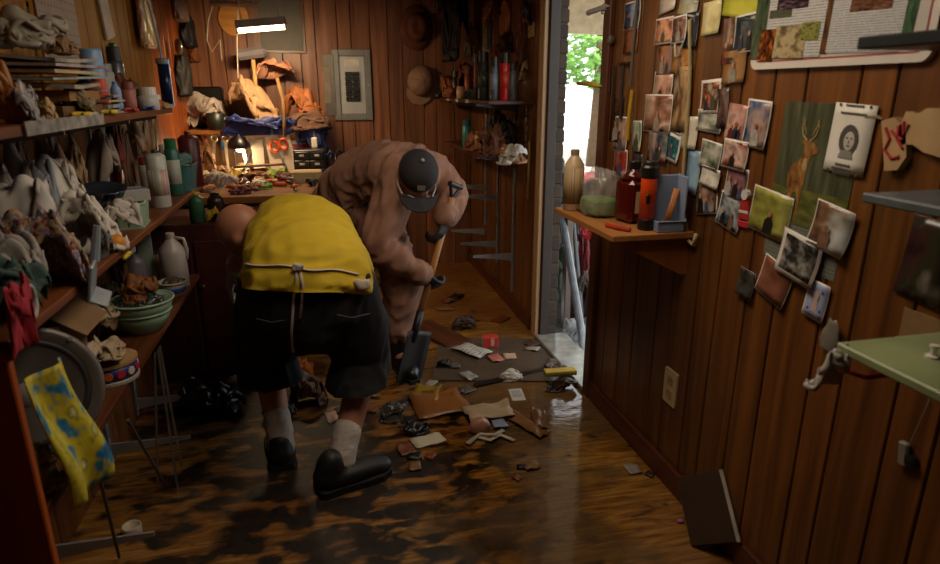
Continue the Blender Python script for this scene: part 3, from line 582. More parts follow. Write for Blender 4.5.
# red and white ornament
c, w, h = wall_rect(741, 186, 753, 228)
o = thing('wall_ornament', 'small red and white felt ornament among the snapshots', 'ornament', mw=RIGHT((XR - .004, c.y, c.z), 2)); 
RED = M('#9c1c16', .7); FELT = M('#c8c4bc', .8)
G().prism([(-w * .45, -h * .3), (w * .45, -h * .3), (w * .38, 0), (w * .2, h * .22), (-w * .2, h * .22), (-w * .38, 0)], -.003, .006).build('body', RED, o)
G().prism([(w * .28 * math.cos(a), h * .3 + h * .13 * math.sin(a)) for a in [i * .628 for i in range(10)]], -.003, .009).build('head', FELT, o)
G().box((0, -h * .42, .002), (w * .9, h * .16, .008), bev=.002).build('base', M('#b02030', .6), o); G().box((0, -h * .12, .005), (w * .8, h * .07, .005), bev=.001).build('belt', FELT, o)
# whiteboard with pinned newspaper pages
c0, c1 = RWp(754, 70), RWp(936, 61); zbot = c0.z; ztop = zbot + .46
wbw = c0.y - c1.y
wbd = thing('whiteboard', 'white framed notice board covered in newspaper pages', 'notice board', mw=RIGHT((XR - .002, (c0.y + c1.y) / 2, (zbot + ztop) / 2), 0))
def rrect(w, h, r, n=5):
    return [(sx * (w / 2 - r) + r * math.cos(a), sy * (h / 2 - r) + r * math.sin(a)) for sx, sy, a0 in ((1, 1, 0), (-1, 1, 90), (-1, -1, 180), (1, -1, 270)) for a in [R(a0 + 90 * i / n) for i in range(n + 1)]]
G().prism(rrect(wbw, .46, .025), 0, .012).build('frame', M('#cfc8bd', .35, var=.06), wbd)
G().prism(rrect(wbw - .035, .425, .018), .0115, .0128).build('red_line', M('#b04a48', .4, var=.1), wbd)
G().prism(rrect(wbw - .042, .418, .016), .0125, .0136).build('panel', M('#bdb7ac', .35, var=.06), wbd)
B = lambda x0, y0, x1, y1: wall_rect(x0, y0, x1, y1)
def pin(box, mat, name, z, rot=-1):
    c, w, h = B(*box); l = wbd.matrix_basis.inverted() @ Vector((XR - .002, c.y, c.z)); G().sheet(w, h, .0006, 2, 2).build(name, mat, wbd, mw=Matrix.Translation((l.x, l.y, z)) @ Matrix.Rotation(R(rot), 4, 'Z'))
pin((762, -40, 778, 59), MP(['#1e2a1c', '#3a4a34', '#5a5e48'], 4), 'green_strip', .0145, -2)
pin((774, -40, 832, 57), MT('#b9b8b4', '#7d7d7c', 34), 'newspaper_page', .0155, -2)
pin((826, -40, 842, 54), MP(['#2a1a10', '#5a3a22', '#7a5638'], 4), 'brown_strip', .0145, -3)
pin((838, -40, 912, 52), MT('#b4b4b2', '#7a7a7a', 34), 'newspaper_page', .0155, -2)
pin((908, -40, 926, 48), MP(['#1c2c1e', '#3c5a40', '#5a6e58'], 4), 'green_strip', .0145, -3)
pin((784, -4, 815, 9), MP(['#140e14', '#3a2a34', '#7a6670'], 5), 'news_picture', .0165, -2); pin((776, 10, 798, 18), MP(['#3c4030', '#5a5c44'], 5), 'news_picture', .0165, -2)
pin((780, 26, 811, 58), MP(['#8a7858', '#b0a078', '#6a5a3c', '#3a2c1c'], 2.5), 'news_picture', .0165, -2); pin((808, 22, 826, 40), MP(['#4a5420', '#8a8a48', '#2a2c20'], 4), 'news_picture', .017, -2)
pin((858, -6, 900, 10), MP(['#1c1210', '#6a4430', '#8a6048'], 4), 'news_picture', .0165, -2); pin((766, 30, 780, 60), MP(['#0c0806', '#5a2a10', '#c86a20'], 4, .15), 'snapshot', .0175, -3)
# plaques of bark-edged pale wood with red brush marks
def plaque(poly, box, label, seed, marks):
    c, w, h = B(*box); t = thing('wood_plaque', label, 'plaque', mw=RIGHT((XR - .001, c.y, c.z))); g = G(); g.prism([(x * w, y * h) for x, y in poly], 0, .016); g.build('slab', M('#b59468', .6, var=.25, scale=10), t)
    for m_ in marks: G().tube([(x * w, y * h, .017) for x, y in m_], .0035, 6).build('brush_mark', M('#a8322c', .6), t)
plaque([(-.5, .42), (-.1, .5), (.32, .3), (.5, -.2), (.3, -.45), (-.1, -.5), (-.22, -.2)], (883, 117, 915, 172), 'pale wood offcut painted with red squiggles', 1, [[(-.3, .3), (-.1, .1), (-.2, -.1), (.05, -.25), (.3, -.2)], [(.1, .35), (.15, .1), (.35, -.05)], [(-.1, .25), (.1, .15), (.3, .1)]])
plaque([(-.5, .1), (-.42, .42), (-.2, .36), (0, .5), (.5, .5), (.5, -.5), (.1, -.42), (-.15, -.28), (-.4, -.3)], (904, 108, 955, 156), 'larger pale wood slab beside the red squiggled offcut', 2, [[(-.42, .2), (-.36, -.1), (-.3, .15)]])
o = G().tube([(0, 0, 0), (.03, .002, .001), (.045, -.003, .001)], [.003, .004, .002], 6).build('cup_hook', M('#a89878', .4, .5)); o.matrix_basis = RIGHT((XR - .006, RWp(868, 117).y, RWp(868, 117).z)); tag(o, 'short pale peg on the panelling right of the portrait card', 'peg')
# outlet, hanging bits
c, w, h = B(665, 369, 678, 405); t = thing('wall_outlet', 'cream plastic socket plate low on the dark panelling', 'outlet', mw=RIGHT((XR - .0005, c.y, c.z)))
CRM = M('#b8a078', .4, var=.1); G().prism(rrect(w, h, .006, 3), 0, .007).build('cover_plate', CRM, t)
for s_ in (-1, 1):
    f = G().prism(rrect(w * .42, h * .27, .008, 3), .0065, .0085).build('socket', M('#a08a64', .4), t, mw=Matrix.Translation((0, s_ * h * .2, 0)))
    for dx in (-1, 1): G().box((dx * w * .09, h * .03, .0087), (.003, h * .09, .0006)).build('slot', BLACKP, f)
c, w, h = B(823, 316, 847, 352); o = crumple('plastic_scrap', M('#8a8478', .3, alpha=.75), (w, .02, h), seed=4, amp=.5, nu=24, nv=14); o.location = (XR - .014, c.y, c.z - h / 2); o.rotation_euler = (0, 0, R(90)); tag(o, 'clear plastic scrap hooked under the blue greeting card', 'plastic')
c, w, h = B(899, 440, 921, 470); t = thing('air_freshener', 'grey and white charm dangling on a thread low on the wall', 'charm', mw=RIGHT((XR - .008, c.y, c.z)))
G().box((-w * .15, 0, 0), (w * .5, h * .85, .014), rot=(0, 0, .15), bev=.004).build('tag', M('#7a7468', .5), t); G().lathe([(.001, -.01), (w * .3, -.006), (w * .3, .006), (.001, .01)], 14, (w * .25, -h * .1, 0)).build('disc', BLACKP, t); G().tube([(0, h * .4, 0), (w * .35, h * 2.2, -.004)], .0008, 5).build('thread', GREY, t)
# three small shelves on the wall close to the camera
def small_shelf(y1, z, depth, mat, label, th=.018):
    t = thing('wall_shelf', label, 'shelf', (XR, 0, z)); G().box((-depth / 2, y1 - .35, -th / 2), (depth, .7, th), bev=.003).build('board', mat, t)
    for yy in (y1 - .12, y1 - .55): G().prism([(0, 0), (-depth * .7, 0), (-depth * .62, -.012), (-.012, -.09), (0, -.09)], -.006, .006, Matrix.Translation((0, yy, -th)) @ Matrix.Rotation(R(90), 4, 'X')).build('bracket', M('#4a4a48', .4, .6), t)
pt = RWp(944, 190); small_shelf(pt.y, RWp(944, 189).z, .19, M('#5c6468', .35, var=.3), 'thin slate grey shelf at the right edge')
small_shelf(RWp(944, 331).y, RWp(944, 331).z, .25, M('#8a9468', .45, var=.35, scale=6), 'olive green painted shelf with a red wire hook')
small_shelf(RWp(946, 38).y, on(0, XR - .2, 898, 33).z, .2, M('#1c2226', .35), 'dark shelf overlapping the notice board corner', .022)
zg = RWp(944, 331).z; yg = RWp(944, 331).y
o = pile('plastic_bag', M('#b8b0a8', .3, var=.2), (.07, .06, .10), 8.1); o.location = (XR - .262, yg - .01, zg - .095); tag(o, 'crumpled white plastic bag hung on the green shelf corner', 'bag')
o = G().tube([(XR - .235, yg + .02, zg - .045), (XR - .225, yg - .01, zg - .058), (XR - .205, yg - .035, zg - .062), (XR - .1, yg - .04, zg - .058), (XR - .004, yg - .04, zg - .055)], .005, 8).build('red_wire_hook', M('#b02416', .35)); tag(o, 'red coated wire running under the olive green shelf', 'wire')
o = thing('push_pin', 'white push pin standing on the olive green shelf', 'pin', (XR - .14, yg - .10, zg)); G().lathe([(.012, 0), (.012, .004), (.005, .006), (.005, .016), (.008, .02), (.008, .024)], 12).build('knob', WHITE, o)
o = G().box((0, 0, 0), (.002, .09, .08), bev=.0005).build('cardboard_tag', M('#8a6a44', .7)); o.location = (XR - .004, yg + .045, zg - .02); tag(o, 'small square of cardboard behind the green shelf end', 'card')
# leaning panel and pink scrap on the floor
A_ = fl0(690, 546); B_ = RWp(746, 541) + Vector((-.022, 0, 0)); C_ = RWp(727, 469) + Vector((-.008, 0, 0)); wv = B_ - A_; hv = C_ - B_; A_.z = .002
t = thing('leaning_panel', 'dark brown board with a white edge strip leaning at the skirting', 'board', mw=frame(wv, hv, (A_ + B_ + hv) / 2)); w_, h_ = wv.length, hv.length
G().box((0, 0, 0), (w_, h_, .006), bev=.001).build('board', M('#3c2a1e', .55, var=.15), t); G().box((w_ / 2 - .006, 0, .0035), (.012, h_, .003)).build('edge_strip', M('#a8a098', .5), t)
o = crumple('paper_scrap', M('#a85a78', .6), (.03, .02, .012), seed=3, nu=14, nv=8); o.location = on(2, 0, 680, 522); tag(o, 'tiny pink paper scrap beside the leaning board', 'scrap')
# ---------------------------------------------------------------- plank shelf by the door and what stands on it
ZS = .957; SH = MW('#7a4a20', '#a06c38', 1, .45, 20)
t = thing('plank_shelf', 'orange wooden plank shelf beside the doorway on a wedge bracket', 'shelf')
G().box((1.025, 2.06, ZS - .011), (.29, .53, .022), bev=.003).build('board', SH, t)
for yy in (1.83, 2.27): G().prism([(0, 0), (-.24, 0), (-.24, -.02), (-.02, -.13), (0, -.13)], -.01, .01, Matrix.Translation((XR, yy, ZS - .022)) @ Matrix.Rotation(R(90), 4, 'X')).build('bracket', MW('#8a4c1a', '#b06a2c', 2, .5, 20), t)
BLK = M('#14120f', .35); 
def bottle(name, label, loc, r, h, mat, cap=None, neck=.35, capr=.45, band=None, shoulder=.78, sx=1, sy=1, rz=0, cat='bottle', group=None, grip=False):
    t = thing(name, label, cat, loc, (0, 0, rz), group)
    G().lathe([(r * .9, 0), (r, h * .02), (r, h * shoulder * .9), (r * .93, h * shoulder), (r * neck * 1.2, h * .9), (r * neck, h * .92), (r * neck, h * .95)], 18, sx=sx, sy=sy).build('body', mat, t, True)
    G().lathe([(r * capr, 0), (r * capr, h * .08), (r * capr * .85, h * .09)], 14, (0, 0, h * .93)).build('cap', cap or WHITE, t)
    if band:
        z0, z1, bm_ = band; G().lathe([(r * 1.0, h * z0), (r * 1.012, h * z0), (r * 1.012, h * z1), (r * 1.0, h * z1)], 18, sx=sx, sy=sy).build('label_band', bm_, t, True)
    if grip: G().tube([(r * .3, 0, h * .93), (r * .95, 0, h * .9), (r * 1.1, 0, h * .7), (r * .98, 0, h * .5)], [r * .14] * 4, 8).build('handle', mat, t, True)
    return t
q = on(0, .93, 571, 206); bottle('cleaner_bottle', 'tall tan cleaner bottle at the shelf end against daylight', (.93, 2.26, ZS), .038, .225, M('#b89c78', .4), M('#8a7458', .4), .4, .42, (.12, .72, MT('#a08660', '#6a5238', 18)))
# clear bag with a green base, amber jug, flashlight, blue grey tub
t = thing('clear_bag', 'clear plastic bag holding a green block on the plank shelf', 'bag', (.985, 2.135, ZS))
crumple('bag_film', M('#a09890', .2, alpha=.45, var=.15), (.15, .17, .18), t, 5, .16); G().box((0, 0, .035), (.1, .125, .06), rot=(0, 0, .1), bev=.008).build('green_block', M('#6a9a30', .5), t)
t = thing('amber_jug', 'square amber jug with a cream label on the plank shelf', 'jug', (1.045, 2.00, ZS), (0, 0, .15))
AMB = M('#4a1208', .12, var=.1, spec=.6); g = G(); g.box((0, 0, .075), (.09, .1, .15), bev=.014); g.build('body', AMB, t); G().lathe([(.045, 0), (.03, .02), (.018, .03), (.018, .045)], 14, (0, 0, .148)).build('shoulder', AMB, t, True); G().lathe([(.021, 0), (.021, .02), (.018, .023)], 14, (0, 0, .188)).build('cap', BLK, t)
G().box((.005, -.0505, .075), (.055, .002, .075)).build('paper_label', MT('#b8a078', '#7a6038', 14), t)
t = thing('flashlight', 'orange flashlight with black ends standing upright on the shelf', 'flashlight', (1.03, 1.865, ZS)); ORG = M('#d2420c', .35, var=.08)
G().lathe([(.026, .033), (.026, .172), (.024, .177)], 20).build('barrel', ORG, t, True); G().lathe([(.024, 0), (.028, .004), (.028, .034), (.0262, .038)], 20).build('tail_cap', BLK, t); G().lathe([(.0262, .170), (.03, .178), (.03, .205), (.024, .212), (.022, .222), (.018, .226)], 20).build('head', BLK, t)
G().box((-.012, -.0245, .105), (.014, .008, .032), bev=.003).build('switch', BLK, t)
t = thing('storage_tub', 'blue grey plastic tub lying open behind the flashlight', 'tub', (1.09, 1.835, ZS), (0, 0, -.1)); TB = M('#7c88a0', .4, var=.12)
g = G()
for b_ in (((0, 0, .004), (.09, .07, .008)), ((.041, 0, .09), (.008, .07, .18)), ((0, .031, .09), (.09, .008, .18)), ((0, -.031, .02), (.09, .008, .03)), ((-.041, 0, .02), (.008, .07, .03))): g.box(*b_, bev=.003)
g.build('body', TB, t); G().tube([(-.045, -.036, .036), (.045, -.036, .036), (.045, .036, .182)], .004, 6).build('rim', TB, t)
t = thing('torn_paper_strip', 'orange curl of paper rising from the tub', 'paper', (1.10, 1.835, ZS + .012)); G().sheet(.02, .12, .001, 3, 8, lambda u, v: .02 * math.sin(v * 4)).build('paper', M('#b06a30', .5), t, True, Matrix.Translation((0, 0, .065)) @ Euler((R(90), R(12), R(-30))).to_matrix().to_4x4())
tag(G().tube([(.92, 1.93, ZS + .008), (.935, 1.87, ZS + .008), (.96, 1.835, ZS + .008)], .008, 8).build('red_marker', M('#a83020', .4)), 'short red stick lying at the shelf front edge', 'marker')
tag(G().tube([(.935, 2.22, ZS + .012), (.95, 2.16, ZS + .012), (.93, 2.12, ZS + .012)], [.006, .011, .005], 8).build('brown_cork', M('#5a3018', .6)), 'dark stub lying beside the tan cleaner bottle', 'stub')
# rope from a nail, and long things hung beside the door
g = G(); pts = []
for i in range(26):
    u = i / 25; p = RWp(693 - 6 * u + 2 * math.sin(u * 5), 20 + 190 * u); pts.append((XR - .012, p.y, p.z))
e = pts[-1]; pts += [(XR - .012, e[1] - .03, e[2] - .04), (XR - .014, e[1] - .06, e[2] - .09), (XR - .014, e[1] - .09, e[2] - .10), (XR - .014, e[1] - .10, e[2] - .06)]
g.tube(pts, [.006 + .001 * (i % 2) for i in range(len(pts))], 7); tag(g.build('rope', M('#a08c60', .8, bump=.5), None, True), 'long tan rope hanging down through the photo cluster', 'rope')
def hung(x0, y0, x1, y1, r, mat, name, label, cat, off=.015, n=8, mid=None):
    a, b = RWp(x0, y0), RWp(x1, y1); o = G().tube([(XR - off, a.y, a.z), (XR - off - .003, (a.y + b.y) / 2, (a.z + b.z) / 2), (XR - off, b.y, b.z)], r, n).build(name, mat); return tag(o, label, cat)
hung(642, -8, 634, 86, .006, M('#6a665c', .35, .3), 'curtain_rod', 'thin grey rod hanging upright beside the door snapshots', 'rod')
hung(636, 90, 631, 140, .008, M('#b08a1c', .5), 'yellow_ruler', 'yellow stick hanging under the thin grey rod', 'ruler')
hung(614, 14, 611, 92, .005, M('#3a3630', .4, .4), 'metal_rail', 'dark metal rail on the wall next to the door edge', 'rail', .008)
hung(619, 66, 617, 120, .006, BLK, 'black_strap', 'black strap hanging under a short bar near the door', 'strap'); hung(627, 66, 624, 118, .007, M('#2a1a14', .7), 'leather_strap', 'brown leather strap beside the black one near the door', 'strap')
t = thing('wall_hook_bar', 'short black bar of hooks near the door edge', 'hook bar', mw=RIGHT((XR - .002, RWp(627, 64).y, RWp(627, 64).z))); G().box((0, 0, .005), (.07, .014, .01), bev=.002).build('bar', BLK, t)
for i in range(3): G().tube([(-.025 + .025 * i, 0, .008), (-.025 + .025 * i, -.006, .02), (-.025 + .025 * i, .006, .024)], .002, 6).build('hook', BLK, t)
g = G(); p = RWp(615, 40); o = G().lathe([(.004, 0), (.014, .008), (.016, .02), (.008, .034), (.003, .036)], 12).build('metal_bell', M('#a8a49c', .3, .9)); o.location = (XR - .018, p.y, p.z - .018); tag(o, 'small pale metal bell on the dark rail', 'bell')
# door closer arm and yellow handled tool poking out past the casing
p = RWp(606, 10); t = thing('door_closer', 'shiny metal closer arm at the top of the doorway', 'door closer', (XR - .03, p.y, p.z)); CH = M('#b8b4ac', .35, .3)
G().tube([(0, -.06, .004), (0, .11, 0)], .012, 10).build('cylinder', CH, t); G().tube([(0, -.09, .004), (0, -.06, .004)], .005, 8).build('rod', CH, t); G().box((.015, -.03, 0), (.03, .03, .04), bev=.004).build('mount', CH, t)
p = RWp(600, 84); t = thing('hand_saw_grip', 'yellow tool handle poking into the doorway', 'tool', (XR - .03, p.y, p.z)); G().tube([(0, -.06, -.008), (0, .03, 0), (0, .17, .004)], [.009, .012, .008], 10).build('grip', M('#b8a428', .4), t, True); G().tube([(0, -.06, -.008), (.02, -.09, -.012)], .004, 6).build('tang', CH, t)
# white flash glare on the prints, shaped as a bent pale tube
p = RWp(681, 50); o = G().tube([(XR - .012, p.y + .02, p.z + .02), (XR - .014, p.y + .006, p.z - .02), (XR - .014, p.y - .012, p.z - .018), (XR - .012, p.y - .03, p.z + .022)], .004, 8).build('glare_stroke', CH); tag(o, 'bright curved stroke standing in for glare on the photo cluster', 'hook')
# ---------------------------------------------------------------- the left-hand shelving and its clutter
LB = MW('#4a220c', '#84491c', 1, .5, 18); Z1, Z2, Z3 = 1.33, .945, .575
def board(y0, y1, z, label): 
    t = thing('shelf_board', label, 'shelf', (0, 0, 0)); G().box((-.74, (y0 + y1) / 2, z - .011), (.27, y1 - y0, .022), bev=.002).build('board', LB, t); return t
board(.55, 2.95, Z1, 'uppermost brown board of the left wall shelving'); board(1.27, 3.45, Z2, 'middle brown board of the left wall shelving'); board(1.27, 3.05, Z3, 'lowest loaded board of the left wall shelving')
t = thing('shelf_end_panel', 'tall orange brown board standing at the near shelf end', 'panel'); G().box((-.74, 1.256, Z2 / 2 - .005), (.28, .022, Z2 - .012), bev=.003).build('board', MW('#7a3208', '#a64e12', 2, .45, 14), t)
STEEL = M('#9a9da4', .4, .35, .15); STD = M('#8c9096', .45, .35)
def standard(t, y, x, z0, z1, out):
    G().box((x + out * .006, y, (z0 + z1) / 2), (.012, .024, z1 - z0), bev=.002).build('standard', STD, t)
    g = G(); n = int((z1 - z0) / .032)
    for i in range(n): g.box((x + out * .0122, y, z0 + .02 + i * .032), (.0008, .005, .016))
    g.build('slot_row', BLACKP, t)['kind'] = 'stuff'
def bracket(t, y, x, z, out, ln=.285):
    G().prism([(0, 0), (out * ln, 0), (out * ln, -.014), (out * .06, -.04), (0, -.05)], -.004, .004, Matrix.Translation((x + out * .012, y, z)) @ Matrix.Rotation(R(90), 4, 'X')).build('bracket', STEEL, t)
for i, (y, lb) in enumerate(((1.80, 'steel bracket rail under the left shelves, nearest of three'), (2.38, 'middle steel bracket rail under the left shelves'), (2.76, 'farthest steel bracket rail under the left shelves'))):
    t = thing('bracket_rail', lb, 'shelf rail', group='steel bracket rails of the left shelving'); standard(t, y, XL, .02, 2.0, 1); bracket(t, y, XL, .10, 1)
    for z in (Z1, Z2, Z3): bracket(t, y, XL, z - .023, 1, .24)
def Lp(x, px, py): return on(0, x, px, py)
def spot(px, z, x): # where the shelf surface z is, along the depth x, for a picture column
    p = on(0, x, px, 200)
    for _ in range(6):
        d = Vector((x, p.y, z)) - CAM; py = 282 - FPX * d.dot(UP) / d.dot(FW); p = on(0, x, px, py)
    return Vector((x, p.y, z))
def heap(name, label, cat, px, wpx, hpx, z, x, mat, seed, depth=None, amp=.32, dz=0, freq=3.0, group=None, rz=0):
    p = spot(px, z, x); s = metres(p); w, h = wpx * s, hpx * s
    o = pile(name, mat, (depth or min(.24, w), w, h), seed); o.location = (x, p.y, z + dz); o.rotation_euler = (0, 0, rz); return tag(o, label, cat, group)
def can(name, label, px, hpx, wpx, z, x, body, cap, cat='spray can', band=None, nozzle=False, capfrac=.16, straw=None):
    p = spot(px, z, x); s = metres(p); h, r = hpx * s, wpx * s / 2; t = thing(name, label, cat, p)
    G().lathe([(r * .93, 0), (r, h * .015), (r, h * (1 - capfrac - .06)), (r * .92, h * (1 - capfrac - .045)), (r * .6, h * (1 - capfrac))], 18).build('body', body, t, True)
    if nozzle: G().lathe([(r * .3, 0), (r * .3, h * .05), (r * .22, h * .06)], 12, (0, 0, h * (1 - capfrac))).build('nozzle', cap, t)
    else: G().lathe([(r * .86, 0), (r * .84, h * capfrac), (r * .7, h * capfrac * 1.06)], 16, (0, 0, h * (1 - capfrac - .03))).build('cap', cap, t, False)
    if band: G().lathe([(r, h * .2), (r * 1.012, h * .2), (r * 1.012, h * .62), (r, h * .62)], 18).build('label_band', band, t, True)
    if straw: G().tube([(0, 0, h * .98), (0, 0, h * 1.6)], .0022, 6).build('straw', straw, t)
    return t
# -- upper board
CARD = M('#a8713c', .7, var=.2); PAPER = M('#a89c88', .7, var=.2)
def stack(px, x, z, items, w, d, cat, name, mats, labels, seed=1, th=.008):
    rnd = random.Random(seed); p = spot(px, z, x); zz = z
    for i in range(items):
        h = th * rnd.uniform(.7, 1.4); o = G().sheet(d * rnd.uniform(.9, 1.05), w * rnd.uniform(.85, 1.05), h, 6, 6, lambda u, v, q=rnd.uniform(0, .008), s_=rnd.random() * 6: q * math.sin(u * 3 + s_) * math.sin(v * 2.5 + s_)).build(name, mats[i % len(mats)])
        o.location = (x, p.y, zz + .001); o.rotation_euler = (0, 0, rnd.uniform(-.12, .12)); zz += h + .009 if items > 3 else h + .012; tag(o, labels[i], cat)
    return zz
MAGS = [MP(['#8a8478', '#a8a094', '#5a5a54'], 3, .4), MP(['#6a7478', '#9aa4a0', '#3a4448'], 3, .4), MP(['#9a8468', '#c0a888', '#54483a'], 3, .4), MP(['#7a6a6a', '#b4a4a0', '#4a3a3a'], 3, .4)]
zt = stack(44, -.745, Z1, 2, .26, .22, 'book', 'thick_book', [M('#6a4a24', .6), M('#8a6434', .6)], ['lower brown bound book lying on the upper left board', 'upper brown bound book under the loose magazines'], 3, .035)
stack(40, -.745, zt, 5, .32, .235, 'magazine', 'magazine', MAGS, ['dog-eared grey magazine directly on the brown books', 'greenish grey magazine second up on the brown books', 'tan covered magazine third up on the brown books', 'mauve grey magazine fourth up on the brown books', 'loose newspaper topmost on the brown book pile'], 5)
stack(95, -.70, Z1, 4, .17, .14, 'magazine', 'pamphlet', MAGS, ['bottom pamphlet of the small pile beside the pliers', 'second pamphlet of the small pile beside the pliers', 'third pamphlet of the small pile beside the pliers', 'top pale pamphlet of the small pile beside the pliers'], 8, .007)
heap('leather_pouch', 'orange tan leather pouch at the near end of the upper board', 'pouch', 8, 36, 64, Z1, -.665, M('#a8692c', .6), 2.2, .09, .35)
heap('plastic_bag', 'grey plastic bag slumped at the upper board front', 'bag', 30, 40, 42, Z1, -.625, M('#8c8684', .35, var=.15), 3.1, .06, .4)
heap('paper_wad', 'crumpled tan paper wad beside the grey plastic bag', 'paper', 50, 26, 24, Z1, -.618, M('#a98c5c', .7), 1.7, .04, .4)
p = Lp(XL + .03, 62, 18); o = G().box((0, 0, 0), (.006, .36, .34), bev=.001).build('pegboard', MP(['#8d7b70', '#9a887c'], 3, .6)); 
t = thing('pegboard', 'pinkish grey perforated board propped on the wall above the magazines', 'pegboard', (XL + .018, p.y, 1.60)); o.parent = t; o.name = 'board'; o.location = (0, 0, .06)
g = G()
for i in range(13):
    for j in range(12): g.box((.0033, -.16 + i * .027, -.09 + j * .027), (.0006, .006, .006))
g.build('hole_grid', BLACKP, t)['kind'] = 'stuff'
p = spot(100, Z1, -.72); t = thing('blue_tube', 'tall light blue plastic tube standing on the upper board', 'tube', p); G().lathe([(.03, 0), (.033, .01), (.033, .19), (.03, .2), (.027, .2), (.027, .19)], 18).build('body', M('#7fa2cc', .35), t, True); G().lathe([(.0335, .055), (.0342, .056), (.0342, .09), (.0335, .091)], 18).build('label_band', M('#c8502c', .5), t)
can('orange_can', 'small can with an orange red label by the blue tube', 104, 34, 14, Z1, -.66, M('#6a7c9c', .4), M('#d04a20', .4), 'can', M('#c8401c', .4), capfrac=.3)
can('glass_jar', 'small glass jar with a black lid beside the blue tube', 91, 40, 13, Z1, -.69, M('#8f8a84', .1, var=.1), BLK, 'jar', capfrac=.3)
p = Lp(-.63, 93, 84); t = thing('small_flashlight', 'navy and copper pocket torch lying on the pamphlets', 'flashlight', (-.66, p.y, p.z - .004), (R(90), 0, 0))
G().lathe([(.014, -.055), (.016, -.05), (.016, -.01), (.012, 0), (.012, .012)], 14).build('head', M('#1c2440', .3), t, True); G().lathe([(.012, .0), (.013, .002), (.013, .075), (.01, .08)], 14, (0, 0, -.135)).build('barrel', M('#c07a4a', .35, .5), t, True)
bottle('blue_bottle', 'slim pale blue bottle right of the blue tube', spot(119, Z1, -.645), .016, .095, M('#7a9cc8', .35), M('#5a7cb0', .4), .5, .5)
PLC = [('#c0a018', 'yellow handled pliers lying nearest on the upper board edge'), ('#c8aa1c', 'second yellow handled pliers on the upper board edge'), ('#b02c24', 'red handled pliers on the upper board edge'), ('#2c4ca0', 'blue handled pliers farthest along the upper board edge')]
for i, (px, (col, lb)) in enumerate(zip((90, 114, 134, 150), PLC)):
    p = spot(px, Z1, -.612); t = thing('pliers', lb, 'pliers', p + Vector((0, 0, .009)), (0, 0, R(90 + (i - 1.5) * 5)), 'pliers on the upper board')
    for s_ in (-1, 1): G().tube([(-.065, s_ * .014, 0), (-.035, s_ * .016, 0), (0, s_ * .004, 0)], [.006, .0075, .005], 8).build('grip', M(col, .4), t, True)
    G().prism([(0, -.01), (.012, -.012), (.045, -.003), (.045, .003), (.012, .012), (0, .01)], -.004, .004).build('jaw', STEEL, t)
p = spot(146, Z1, -.69); t = thing('tape_dispenser', 'white tape dispenser sitting on the far upper board', 'dispenser', p, (0, 0, 1.3)); G().prism([(-.05, 0), (.05, 0), (.05, .02), (.02, .03), (.0, .075), (-.035, .08), (-.05, .05)], -.018, .018, Matrix.Rotation(R(90), 4, 'X')).build('body', M('#b4b0ac', .4), t); G().lathe([(.012, -.01), (.026, -.01), (.026, .01), (.012, .01)], 16, T=Matrix.Translation((-.014, -.02, .045)) @ Matrix.Rotation(R(90), 4, 'X')).build('tape_roll', M('#8a6a3c', .4), t)
can('ointment_jar', 'squat white jar with a lid near the board end', 150, 22, 19, Z1, -.625, M('#c4c2bc', .35, var=.1), WHITE, 'jar', capfrac=.35)
can('pink_tin', 'small pinkish tin between pamphlets and white jar', 131, 28, 13, Z1, -.66, M('#a8685c', .5), M('#8c4a3c', .5), 'tin', capfrac=.25)
heap('leather_scrap', 'brown leather scrap behind the pinkish tin', 'leather', 130, 30, 34, Z1, -.76, M('#6e3a18', .6), 6.1, .1, .4)
p = spot(169, Z1, -.66); t = thing('caulking_gun', 'dark blue caulking gun with a long silver rod stood on end', 'caulking gun', p); 
G().tube([(0, 0, .0), (0, 0, .19)], .026, 16).build('barrel', M('#1c2a4c', .25, .3), t, True); G().lathe([(.028, 0), (.028, .012)], 16).build('end_cap', STEEL, t); G().tube([(0, 0, .19), (-.012, -.02, .36), (-.02, -.035, .46)], .006, 8).build('plunger_rod', M('#b8bcc4', .3, .3), t); G().box((.024, -.012, .1), (.006, .008, .19), bev=.001).build('cradle', M('#aab0bc', .25, .8), t)
G().lathe([(.03, .18), (.031, .185), (.031, .2), (.026, .205)], 16).build('collar', STEEL, t)
p = Lp(XL + .05, 146, 22); o = crumple('plastic_sheeting', MP(['#b09468', '#d0b884', '#c88a78', '#c8b848'], 2.2, .3), (.07, .26, .38), seed=5.5, amp=.45, freq=3.6); o.location = (XL + .055, p.y, p.z - .13); tag(o, 'pale plastic sheeting bunched against the yellow boards', 'sheeting')
p = Lp(XL + .03, 116, 50); t = thing('green_disc', 'round green plastic lid on the yellow boarding', 'lid', mw=LEFT((XL + .014, p.y, p.z))); G().lathe([(.02, 0), (.03, .002), (.03, .012), (.026, .016)], 18).build('lid', M('#1f7a50', .4), t)
o = G().box((0, 0, 0), (.012, .12, .3), bev=.002).build('white_board', M('#b0a598', .6)); o.location = (XL + .02, Lp(XL, 97, 0).y, 1.76); o.rotation_euler = (.2, 0, 0); tag(o, 'narrow whitish board tilted behind the blue tube', 'board')
p0, p1 = spot(22, Z1, -.603), spot(101, Z1, -.603); t = thing('clear_ruler', 'long clear plastic strip along the upper board edge', 'strip', (-.598, (p0.y + p1.y) / 2, Z1 - .001)); G().box((0, 0, -.006), (.004, p1.y - p0.y, .03), bev=.001).build('strip', M('#a8a8a4', .15, .3, .5, 30), t)
o = crumple('work_glove', M('#a88c5c', .7), (.05, .07, .03), seed=2.5, amp=.5, nu=26, nv=14); o.location = spot(164, Z1, -.612); tag(o, 'small tan glove at the far end of the upper board', 'glove')
